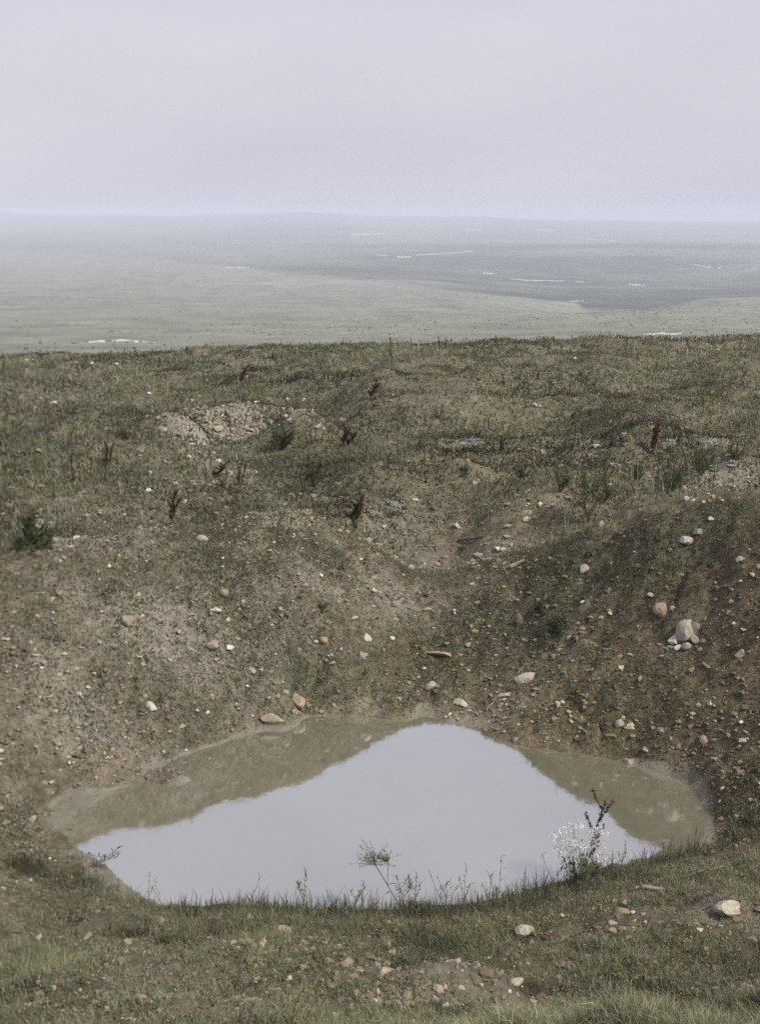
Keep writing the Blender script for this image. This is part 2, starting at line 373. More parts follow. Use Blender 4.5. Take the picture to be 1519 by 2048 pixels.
me = np_mesh('ground', np.stack([X, Y, Z], -1).reshape(-1, 3), quads, [m_soil], True,
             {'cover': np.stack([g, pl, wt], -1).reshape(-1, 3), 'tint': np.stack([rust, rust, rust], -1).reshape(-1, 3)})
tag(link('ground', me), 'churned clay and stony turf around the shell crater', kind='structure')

# pond
a_ = np.linspace(0, 2*math.pi, 97)[:-1]
pv = [[sc_[0], sc_[1]+.1, 0]]; pv += [[sc_[0]+3.3*math.cos(t), sc_[1]+.1+2.0*math.sin(t), 0] for t in a_]
me = np_mesh('pond_water', pv, [[0, 1+k, 1+(k+1) % 96] for k in range(96)], [m_water])
tag(link('water', me), 'still muddy water filling the bottom of the crater', kind='structure')

# ------------------------------------------------------------------ far country: valley floor and hills, one sheet
FP = []
def fp(px, py, D): v = at(px, py, D); FP.append((v[0], v[1], (v[2]-H)/v[1]))
for px in (-900, -200, 50, 400, 760):
    for py, D in ((720,120),(690,200),(650,330),(610,520),(570,800),(530,1200),(500,1650),(470,2500),(450,3400)): fp(px, py, D)
for px in (1150, 1519, 2400):
    for py, D in ((720,120),(690,200),(650,330),(628 if px < 1300 else 600,470)): fp(px, py, D)
for px in (1150, 1519, 2400):
    fp(px, 640, 570); fp(px, 600, 760); fp(px, 560, 1050); fp(px, 520, 1450); fp(px, 487, 1950); fp(px, 492, 2200); fp(px, 470, 2800); fp(px, 455, 3500)
fp(950,583,640); fp(950,592,720); fp(1280,628,500); fp(1400,604,470)
for px, py in ((-1200,430),(-300,426),(50,427),(250,431),(400,430),(600,425),(720,431),(950,434),(1200,440),(1519,444),(2100,446),(3000,440)):
    fp(px, py, 4400); fp(px, py+14, 6500)
FP = np.array(FP)
def fwarp(x, y): return x/y*3.0, np.log(y)*1.2
far_rbf = RBF(np.stack(fwarp(FP[:, 0], FP[:, 1]), 1), FP[:, 2], 1e-3)
def far_height(x, y):
    s = far_rbf(*fwarp(x, y))
    z = H + s*y
    z = z + np.minimum(y*.0035, 7)*fbm(x, y, 1/260., 4, 51) + 1.0*fbm(x, y, 1/30., 3, 52)*np.minimum(y/400, 1)
    return z - 14*(1-sstep(60, 120, y))
az = np.concatenate([np.linspace(-1.0, -.4, 40)[:-1], np.linspace(-.4, .4, 420), np.linspace(.4, 1.0, 40)[1:]])
dd = np.geomspace(60, 6500, 620)
A, D_ = np.meshgrid(az, dd); XF = A*D_; YF = D_; ZF = far_height(XF, YF)
pxf, pyf = project(XF, YF, ZF)
bound = np.interp(pxf, [0,300,690,850,1000,1150,1170,1290,1400,1519,2400], [500,520,560,575,590,607,620,625,600,592,590])
bound = bound + 5*fbm(XF, YF, 1/60., 3, 60)
wood_haze = sstep(4, -6, pyf-bound) if False else 1-sstep(-6, 5, pyf-bound)
wood_haze = wood_haze*np.interp(pxf, [0,250,700,1000,1519], [.35,.45,.75,1,1])*(.72+.5*fbm(XF, YF, 1/220., 4, 61))  # wood cover weaker to the left: haze painted into the colour
wood_haze = wood_haze*(1-.35*(pyf < 487)*(pxf > 700))  # back ridge made paler, distance haze put into the colour
wood_haze = wood_haze + .35*(pyf >= bound)*sstep(.15, .6, fbm(XF, YF, 1/45., 4, 62))
streak = sstep(.52, .68, fbm(XF*.25, YF, 1/90., 4, 71))*.15*(pyf < 600)
idx = np.arange(A.size).reshape(A.shape)
quads = np.stack([idx[:-1, :-1], idx[:-1, 1:], idx[1:, 1:], idx[1:, :-1]], -1).reshape(-1, 4)
me = np_mesh('valley', np.stack([XF, YF, ZF], -1).reshape(-1, 3), quads, [m_far], True,
             {'cover': np.stack([np.clip(wood_haze, 0, 1), np.clip(streak, 0, 1), streak*0], -1).reshape(-1, 3)})
tag(link('hills', me), 'hazy open valley and long low hills beyond the ridge', kind='structure')
def far_hit(px, py):
    d = ray(px, py); ys = np.geomspace(110, 6400, 1500); t = ys/d[1]
    zz = H + d[2]*t; hh = far_height(d[0]*t, ys); k = int(np.argmax(zz <= hh)) if (zz <= hh).any() else len(ys)-1
    return d[0]*t[k], ys[k]
# bare chalk: low spoil banks and trench lines lying on the hills
def chalk(pts, wpx, label):
    vs = []; fs = []
    # path of points along the ground, ragged edged, slightly heaped
    P3 = [far_hit(*q) for q in pts]
    n_ = 70; q_ = np.linspace(0, 1, len(P3)); xs = np.interp(np.linspace(0, 1, n_), q_, [q[0] for q in P3]); ys = np.interp(np.linspace(0, 1, n_), q_, [q[1] for q in P3])
    for k in range(n_):
        D = ys[k]; e = math.sin(math.pi*(k+.5)/n_)**.7; sd_ = pts[0][0]
        nn = vnoise(np.array([k*.16+sd_, k*.45+sd_, k*.16+sd_]), np.array([3.3, 8.1, 5.2]), 5)
        wd = wpx*D/F*8*e*max(0.0, 1.7*float(nn[0])+.8*float(nn[1])-.5); off = (float(nn[2])-.5)*wpx*D/F*9
        for f in (-1, -.4, .4, 1):
            yy = D + off + f*wd; xx = xs[k]*yy/D
            lift = (.35 if abs(f) < 1 else -.25)*max(.6, D/700)
            vs.append((xx, yy, float(far_height(np.array([xx]), np.array([yy]))[0]) + lift))
    for k in range(n_-1):
        for j in range(3): a0 = k*4+j; fs.append((a0, a0+4, a0+5, a0+1))
    o = link('chalk_scar', np_mesh('chalk_scar', vs, fs, [m_chalk], True)); tag(o, label, kind='structure')
chalk([(178,686),(240,681),(310,688)], 6.5, 'long white chalk scar in the meadow at the left')
chalk([(1285,671),(1320,668),(1362,668)], 4.5, 'white chalk scar just over the ridge at the right')
chalk([(748,510),(775,512)], 1.8, 'short white chalk scar in the middle of the far slope')
chalk([(792,515),(822,514)], 1.8, 'white chalk scar at the foot of the trench line')
chalk([(830,511),(890,507),(945,502)], 1.1, 'thin white trench line climbing the far slope')
chalk([(1255,570),(1288,571)], 2.4, 'bright chalk patch on the dark slope')
chalk([(1145,563),(1168,564)], 2.2, 'small chalk patch left of the bright one')
chalk([(1020,559),(1075,562),(1130,563)], 1.2, 'broken line of chalk spots on the dark slope')
chalk([(1138,603),(1165,602)], 2.0, 'chalk spot at the tip of the dark wood')
chalk([(920,461),(965,461)], 1.0, 'thin pale strip high on the far hill')
chalk([(1070,460),(1108,462)], 1.0, 'second pale strip high on the far hill')
chalk([(1150,476),(1200,480),(1250,485)], 1.4, 'pale strip along the back ridge')
chalk([(415,534),(450,536),(508,536)], 1.3, 'faint pale scar in the hazy left slope')
chalk([(1370,529),(1410,534),(1450,538)], 1.1, 'thin pale line on the right of the far slope')
chalk([(700,470),(760,468)], .9, 'faint pale strip below the skyline')
chalk([(965,547),(988,548)], 1.3, 'tiny chalk dot in the middle of the dark slope')

# ------------------------------------------------------------------ haze
def haze_box():
    x0, x1, y0, y1, z0, z1 = -7200, 7200, -160, 7000, float(min(ZF.min(), Z.min()))-1, float(max(ZF.max(), 6))+8
    v = [(x, y, z) for z in (z0, z1) for y in (y0, y1) for x in (x0, x1)]
    f = [(0,2,3,1),(4,5,7,6),(0,1,5,4),(2,6,7,3),(0,4,6,2),(1,3,7,5)]
    m = bpy.data.materials.new('haze_air'); m.use_nodes = True; n = m.node_tree; n.nodes.clear()
    out = n.nodes.new('ShaderNodeOutputMaterial'); pv = n.nodes.new('ShaderNodeVolumePrincipled')
    pv.inputs['Color'].default_value = (.76, .82, .96, 1); pv.inputs['Density'].default_value = HAZE
    pv.inputs['Anisotropy'].default_value = 0
    n.links.new(pv.outputs[0], out.inputs['Volume'])
    tag(link('haze', np_mesh('haze', v, f, [m])), kind='stuff')
HAZE = 0.00045
haze_box()

# ------------------------------------------------------------------ ground cover (nobody could count it)
def in_view(x, y, z, m=140):
    px, py = project(x, y, z); return (px > -m) & (px < 1519+m) & (py < 2048+m*2)
def scatter(n, ylo, yhi, power, spread=.40):
    """random ground spots; density per square metre falls as 1/y^power"""
    u = rng.random(n)
    if power == 1: y = ylo*(yhi/ylo)**u
    else: k = 2-power; y = (ylo**k + u*(yhi**k-ylo**k))**(1/k) if k else ylo*(yhi/ylo)**u
    x = (rng.random(n)*2-1)*(spread*y + .5)
    z = height(x, y); return x, y, z
def greens(n, kind, g0=None):
    """olive, grey-green and straw hues"""
    pal = np.array([(.060,.070,.036), (.095,.105,.055), (.140,.140,.085), (.20,.18,.115), (.27,.24,.17), (.12,.088,.064)])*np.array([1.06, 1.12, 1.16])
    wts = {'plateau': [.17,.20,.20,.18,.12,.13], 'fore': [.12,.19,.20,.22,.19,.08], 'bank': [.20,.22,.20,.18,.12,.08]}[kind]
    c = pal[rng.choice(len(pal), n, p=wts)]
    return c*(.75+.5*rng.random((n, 1)))
def blades(name, x, y, z, h, w_, hue, lean=.45, hold=None):
    n = len(x); az_ = rng.random(n)*2*np.pi; dx, dy = np.cos(az_), np.sin(az_)
    la = rng.random(n)*2*np.pi; le = rng.random(n)*lean
    lx, ly = np.cos(la)*le*h, np.sin(la)*le*h
    b = np.stack([x, y, z-.01], 1); s_ = np.stack([dx*w_/2, dy*w_/2, 0*x], 1)
    m = b + np.stack([lx*.35, ly*.35, h*.55], 1); t = b + np.stack([lx, ly, h*(1-.3*le)], 1)
    V = np.stack([b-s_, b+s_, m-s_*.75, m+s_*.75, t], 1).reshape(-1, 3)
    o = np.arange(n)[:, None]*5
    Fc = np.concatenate([o+np.array([[0,1,3]]), o+np.array([[0,3,2]]), o+np.array([[2,3,4]])])
    hu = np.repeat(hue, 5, 0)
    return V, Fc, hu
def leaves(x, y, z, size, hue, up=.5):
    """small diamond leaves facing every way"""
    n = len(x); a1 = rng.normal(size=(n, 3)); a1[:, 2] = np.abs(a1[:, 2])*up; a1 /= np.linalg.norm(a1, axis=1)[:, None]
    a2 = np.cross(a1, rng.normal(size=(n, 3))); a2 /= np.linalg.norm(a2, axis=1)[:, None]+1e-9
    c = np.stack([x, y, z], 1); s = size[:, None]
    V = np.stack([c-a1*s, c+a2*s*.42, c+a1*s, c-a2*s*.42], 1).reshape(-1, 3); o = np.arange(n)[:, None]*4
    Fc = np.concatenate([o+np.array([[0,1,2]]), o+np.array([[0,2,3]])])
    return V, Fc, np.repeat(hue, 4, 0)
def merge(parts):
    Vs, Fs, Hs, k = [], [], [], 0
    for V, Fc, hu in parts: Vs.append(V); Fs.append(Fc+k); Hs.append(hu); k += len(V)
    return np.concatenate(Vs), np.concatenate(Fs), np.concatenate(Hs)
def stuff(name, parts, m, label):
    V, Fc, hu = merge(parts)
    return tag(link(name, np_mesh(name, V, Fc, [m], False, {'hue': hu})), label, kind='stuff')

def zone(x, y, z):
    px, py = project(x, y, z); cd = np.interp(px, cx, cD)
    behind = y > cd+.05; fore = (~behind) & (y < 7.2 + .0*px) & ((z < 9))
    return px, py, behind, fore
# tufts of the plateau
nT = 21000
x, y, z = scatter(nT, 11.0, 37.5, 2); px, py, beh, fo = zone(x, y, z); g, pl, wt = cover(x, y, z)
tone = .75*fbm(x, y, .35, 4, 81) + .75*fbm(x, y, 1.1, 3, 85); thick = fbm(x, y, .8, 3, 82)
k = beh & in_view(x, y, z) & (rng.random(nT) < np.clip(g*1.2 - pl*.8 + .55*thick - .05, .03, 1))
x, y, z, tone = x[k], y[k], z[k], tone[k]; n_ = len(x)
nb = 13; s_ = .10 + .10*rng.random(n_)
X2 = np.repeat(x, nb)+rng.normal(size=n_*nb)*np.repeat(s_, nb); Y2 = np.repeat(y, nb)+rng.normal(size=n_*nb)*np.repeat(s_, nb)
Z2 = height(X2, Y2, False)
tus = 1 + 1.6*(rng.random(n_) < .07)
hh = np.repeat((.028+.08*rng.random(n_)**2.5+.03*tone)*tus, nb)*(.5+rng.random(n_*nb))
hue = greens(n_*nb, 'plateau')*.55 + np.repeat(greens(n_, 'plateau'), nb, 0)*.45
hue = hue*(1+1.1*np.repeat(tone, nb)).clip(.35, 2)[:, None]
parts = [blades('g', X2, Y2, Z2, hh, .0022*np.sqrt(Y2/6)+.0009*Y2, hue, .9)]
nl = 7
X3 = np.repeat(x, nl)+rng.normal(size=n_*nl)*.14; Y3 = np.repeat(y, nl)+rng.normal(size=n_*nl)*.14; Z3 = height(X3, Y3, False)+rng.random(n_*nl)*.07
hue = greens(n_*nl, 'plateau')*(.8+.7*np.repeat(tone, nl))[:, None]
parts.append(leaves(X3, Y3, Z3, .012+.0011*Y3*rng.random(n_*nl), hue))
stuff('plateau_turf', parts, m_blade, 'rough olive turf and weeds covering the plateau behind the crater')

# thin growth on the clay banks, in patches
nT = 85000
x, y, z = scatter(nT, 7.2, 12.4, 0, .42); px, py, beh, fo = zone(x, y, z); g, pl, wt = cover(x, y, z)
pz = fbm(x, y, 1.6, 4, 83)
k = (~beh) & in_view(x, y, z) & (z > .06) & (rng.random(nT) < np.clip((g-.12)*1.0 + 1.1*np.maximum(pz+.02, 0), .05, 1))
x, y, z = x[k], y[k], z[k]; n_ = len(x); nb = 5
X2 = np.repeat(x, nb)+rng.normal(size=n_*nb)*.035; Y2 = np.repeat(y, nb)+rng.normal(size=n_*nb)*.035; Z2 = height(X2, Y2)
parts = [blades('g', X2, Y2, Z2, .02+.05*rng.random(n_*nb)**2, .004+.003*rng.random(n_*nb), greens(n_*nb, 'bank')*.95, 1.2)]
X3 = np.repeat(x, 4)+rng.normal(size=n_*4)*.04; Y3 = np.repeat(y, 4)+rng.normal(size=n_*4)*.04; Z3 = height(X3, Y3)+.012*rng.random(n_*4)
parts.append(leaves(X3, Y3, Z3, .006+.009*rng.random(n_*4), greens(n_*4, 'bank')*.9))
stuff('bank_grass', parts, m_blade, 'sparse low grass and creeping weeds on the clay banks')

# turf of the bank in front
nT = 85000
x, y, z = scatter(nT, 2.6, 7.4, 1, .42); px, py, beh, fo = zone(x, y, z); g, pl, wt = cover(x, y, z)
pz = fbm(x, y, 1.3, 4, 84)
k = in_view(x, y, z) & (z > .05) & (rng.random(nT) < np.clip(g*1.1 - pl*.5 + 1.5*pz + .10, .05, 1))
x, y, z, pz = x[k], y[k], z[k], pz[k]; n_ = len(x); nb = 6
X2 = np.repeat(x, nb)+rng.normal(size=n_*nb)*.03; Y2 = np.repeat(y, nb)+rng.normal(size=n_*nb)*.03; Z2 = height(X2, Y2)
hh = (.016+.070*rng.random(n_*nb)**2.2)*np.repeat(1+.7*pz, nb)
hue = (greens(n_*nb, 'fore')*.6+np.repeat(greens(n_, 'fore'), nb, 0)*.4)*np.array([1.12, 1.14, 1.10])*(1+.7*np.repeat(fbm(x, y, .9, 3, 88), nb))[:, None]
parts = [blades('g', X2, Y2, Z2, hh, .0022+.002*rng.random(n_*nb), hue, 1.1)]
X3 = np.repeat(x, 4)+rng.normal(size=n_*4)*.035; Y3 = np.repeat(y, 4)+rng.normal(size=n_*4)*.035; Z3 = height(X3, Y3)+.014*rng.random(n_*4)
parts.append(leaves(X3, Y3, Z3, .004+.008*rng.random(n_*4), greens(n_*4, 'fore')*np.array([1.25, 1.22, 1.15])))
stuff('foreground_turf', parts, m_blade, 'short mixed grass and herbs on the near bank')

# fringe of fine stems along the near lip of the pond
lip = [q for q in shore[24:]]
lx = [1400,1300,1180,1060,960,830,700,560,480,400,350,300,240,170,115]; ly = [1686,1706,1744,1778,1802,1820,1828,1820,1812,1820,1814,1788,1750,1700,1656]
parts = []
for j in range(1900):
    t = random.random(); pxx = 1400-1290*t
    if pxx < 350 and random.random() < .75: continue
    pyy = np.interp(pxx, lx[::-1], ly[::-1]) + random.random()**1.5*55
    v = at(pxx, pyy, np.interp(pxx, [100,350,760,1100,1400],[7.4,6.5,6.4,6.6,7.3]))
    d = on_plane(pxx, pyy, .03); zz = float(height(np.array([d[0]]), np.array([d[1]]))[0])
    if zz < .02: continue
    q = 5; r_ = rng.normal(size=(q, 2))*.03
    tall = .035+.17*random.random()**2.6*(1 if pxx > 480 else .7)
    parts.append(blades('g', d[0]+r_[:, 0], d[1]+r_[:, 1], np.full(q, zz), tall*(.4+rng.random(q)*.8), np.full(q, .0035)+.002*rng.random(q), greens(q, 'fore')*.85, .6))
stuff('fringe_grass', parts, m_blade, 'fringe of fine grass stems along the near lip of the pond')

# ------------------------------------------------------------------ pebbles and crumbs of limestone, clods of clay
_ico = [(0,0,1),(.894,0,.447),(.276,.851,.447),(-.724,.526,.447),(-.724,-.526,.447),(.276,-.851,.447),(.724,.526,-.447),(-.276,.851,-.447),(-.894,0,-.447),(-.276,-.851,-.447),(.724,-.526,-.447),(0,0,-1)]
_icf = [(0,1,2),(0,2,3),(0,3,4),(0,4,5),(0,5,1),(1,6,2),(2,7,3),(3,8,4),(4,9,5),(5,10,1),(2,6,7),(3,7,8),(4,8,9),(5,9,10),(1,10,6),(6,11,7),(7,11,8),(8,11,9),(9,11,10),(10,11,6)]
_ico = np.array(_ico); _icf = np.array(_icf)
def pebbles(x, y, z, r, hue):
    n = len(x); a = rng.random(n)*2*np.pi; c, s = np.cos(a), np.sin(a)
    v = _ico[None]*(1+.28*rng.normal(size=(n, 12, 1)).clip(-1.4, 1.4))*np.stack([1+.35*rng.random(n), .75+.3*rng.random(n), .5+.3*rng.random(n)], 1)[:, None]
    vx = v[..., 0]*c[:, None]-v[..., 1]*s[:, None]; vy = v[..., 0]*s[:, None]+v[..., 1]*c[:, None]
    V = np.stack([vx, vy, v[..., 2]], -1)*r[:, None, None] + np.stack([x, y, z+r*.15], 1)[:, None]
    Fc = (np.arange(n)[:, None, None]*12 + _icf[None]).reshape(-1, 3)
    return V.reshape(-1, 3), Fc, np.repeat(hue, 12, 0)
def stones_hue(n, clods=0.0):
    pal = np.array([(.40,.375,.31), (.32,.29,.23), (.26,.225,.17), (.26,.215,.165), (.23,.22,.185), (.115,.09,.062), (.17,.135,.095)])
    w0 = np.array([.09,.17,.20,.12,.14, .14,.14]); w0[5:] += clods; w0 /= w0.sum()
    return pal[rng.choice(7, n, p=w0)]*(.8+.4*rng.random((n, 1)))
nT = 170000
x, y, z = scatter(nT, 2.6, 12.6, 1, .42); px, py, beh, fo = zone(x, y, z); g, pl, wt = cover(x, y, z)
clus = fbm(x, y, 1.1, 4, 91); clus2 = fbm(x, y, 4.5, 3, 92)
dens = np.clip(.12 + pl*.85 - g*.10 + .7*clus + .4*clus2 + .10*(px > 900)*(~fo) - .12*fo, .02, 1)*(1-.8*wt)*np.where(fo, .22, .75)
k = in_view(x, y, z) & (~beh) & (z > .02) & (rng.random(nT) < dens)
x, y, z = x[k], y[k], z[k]; n_ = len(x); r = (.004+.021*rng.random(n_)**4.5+.004*rng.random(n_))*np.where(fo[k], .8, 1)
stuff('pebbles', [pebbles(x, y, z, r, stones_hue(n_, .35))], m_pebble, 'limestone pebbles and clay crumbs strewn over the banks')
nT = 60000
x, y, z = scatter(nT, 11.2, 34, 2, .40); px, py, beh, fo = zone(x, y, z); g, pl, wt = cover(x, y, z)
dens = np.clip(pl*1.3-.25 + .35*fbm(x, y, 1.3, 3, 93), .008, 1)
k = in_view(x, y, z) & beh & (rng.random(nT) < dens)
x, y, z = x[k], y[k], z[k]; n_ = len(x); r = (.009+.045*rng.random(n_)**4)*np.clip(y/15, .8, 1.4)
stuff('rubble', [pebbles(x, y, z, r, stones_hue(n_)*1.1)], m_pebble, 'pale limestone rubble lying among the turf of the plateau')

nT = 52000
x, y, z = scatter(nT, 3.2, 12.6, 1, .42); px, py, beh, fo = zone(x, y, z); g, pl, wt = cover(x, y, z)
k = in_view(x, y, z) & (~beh) & (z > .03) & (rng.random(nT) < np.clip(.22 + .9*fbm(x, y, 1.4, 4, 95) - .25*fo, .03, 1)*(1-.6*wt))
x, y, z = x[k], y[k], z[k]; n_ = len(x); r = .007+.026*rng.random(n_)**3
ck = np.array([(.20,.168,.12), (.15,.122,.085), (.25,.215,.155), (.12,.095,.065)])[rng.integers(0, 4, n_)]
stuff('clods', [pebbles(x, y, z-r*.25, r, ck*(.8+.4*rng.random((n_, 1))))], m_pebble, 'crumbled clods of clay on the banks')

n_ = 30000
yy = np.exp(rng.uniform(math.log(150), math.log(2600), n_)); xx = yy*rng.uniform(-.42, .42, n_)
cl = fbm(xx, yy, 1/40., 3, 101) + .8*fbm(xx, yy*.5, 1/160., 3, 102); zz = far_height(xx, yy); px, py = project(xx, yy, zz)
bd = np.interp(px, [0,300,690,850,1000,1150,1170,1290,1400,1519,2400], [500,520,560,575,590,607,620,625,600,592,590])
k = rng.random(n_) < np.clip(.10 + .5*(cl-.05) + .30*(py < bd), 0, 1); xx, yy, zz = xx[k], yy[k], zz[k]; n_ = len(xx)
r = .10+.22*rng.random(n_)**3 + yy*.0007*rng.random(n_)**2
ck = np.array([(.12,.13,.09), (.09,.105,.07), (.16,.16,.115)])[rng.integers(0, 3, n_)]
stuff('scrub', [pebbles(xx, yy, zz, r, ck)], m_pebble, 'scrub and rough growth dotted over the far fields and hills')

# ------------------------------------------------------------------ stones, each a thing
def stone_mesh(seed, angular):
    import bmesh
    bm = bmesh.new(); bmesh.ops.create_icosphere(bm, subdivisions=3, radius=1)
    rs = random.Random(seed)
    planes = [(Vector((rs.gauss(0,1), rs.gauss(0,1), rs.gauss(0,1))).normalized(), .48+.34*rs.random()) for _ in range(13 if angular else 9)]
    ax, ay, az_ = 1.05+.2*rs.random(), .85+.25*rs.random(), .7+.25*rs.random()
    for v in bm.verts:
        c = v.co.copy()
        for nrm, dd_ in planes:
            e = c.dot(nrm)-dd_
            if e > 0: c -= nrm*e*(1.0 if angular else .88)
        q = c*2.1; ns = float(fbm(np.array([q.x+q.z*.7+seed]), np.array([q.y-q.z*.6]), 1.0, 4, seed % 7)[0])
        c *= 1+.16*ns
        v.co = Vector((c.x*ax, c.y*ay, c.z*az_))
    me = bpy.data.meshes.new('stone'); bm.to_mesh(me); bm.free()
    for p_ in me.polygons: p_.use_smooth = False
    return me
STONES = {}
for tone_, m in m_stone.items():
    STONES[tone_] = []
    for q in range(4):
        me = stone_mesh(q*13+len(tone_)*5, q % 2 == 0); me.materials.append(m); STONES[tone_].append(me)
def put_stone(px, py, wpx, tone_, label, hr=.75, shape=0, turn=None, group=None, name='stone', asp=1.0):
    v = hit(px, py); d_ = math.dist((0, 0, H), v); r = wpx*d_/F/2*1.02
    me = STONES[tone_][shape % 4]; o = link(name, me)
    o.scale = (r*asp, r/max(asp, 1)**.3, r*hr*1.25)
    o.rotation_euler = (random.uniform(-.5, .4), random.uniform(-.4, .4), turn if turn is not None else random.uniform(0, 6.28))
    o.location = (v[0], v[1]+r*.2, v[2]+r*hr*.02)
    tag(o, label, 'stone', group); return o
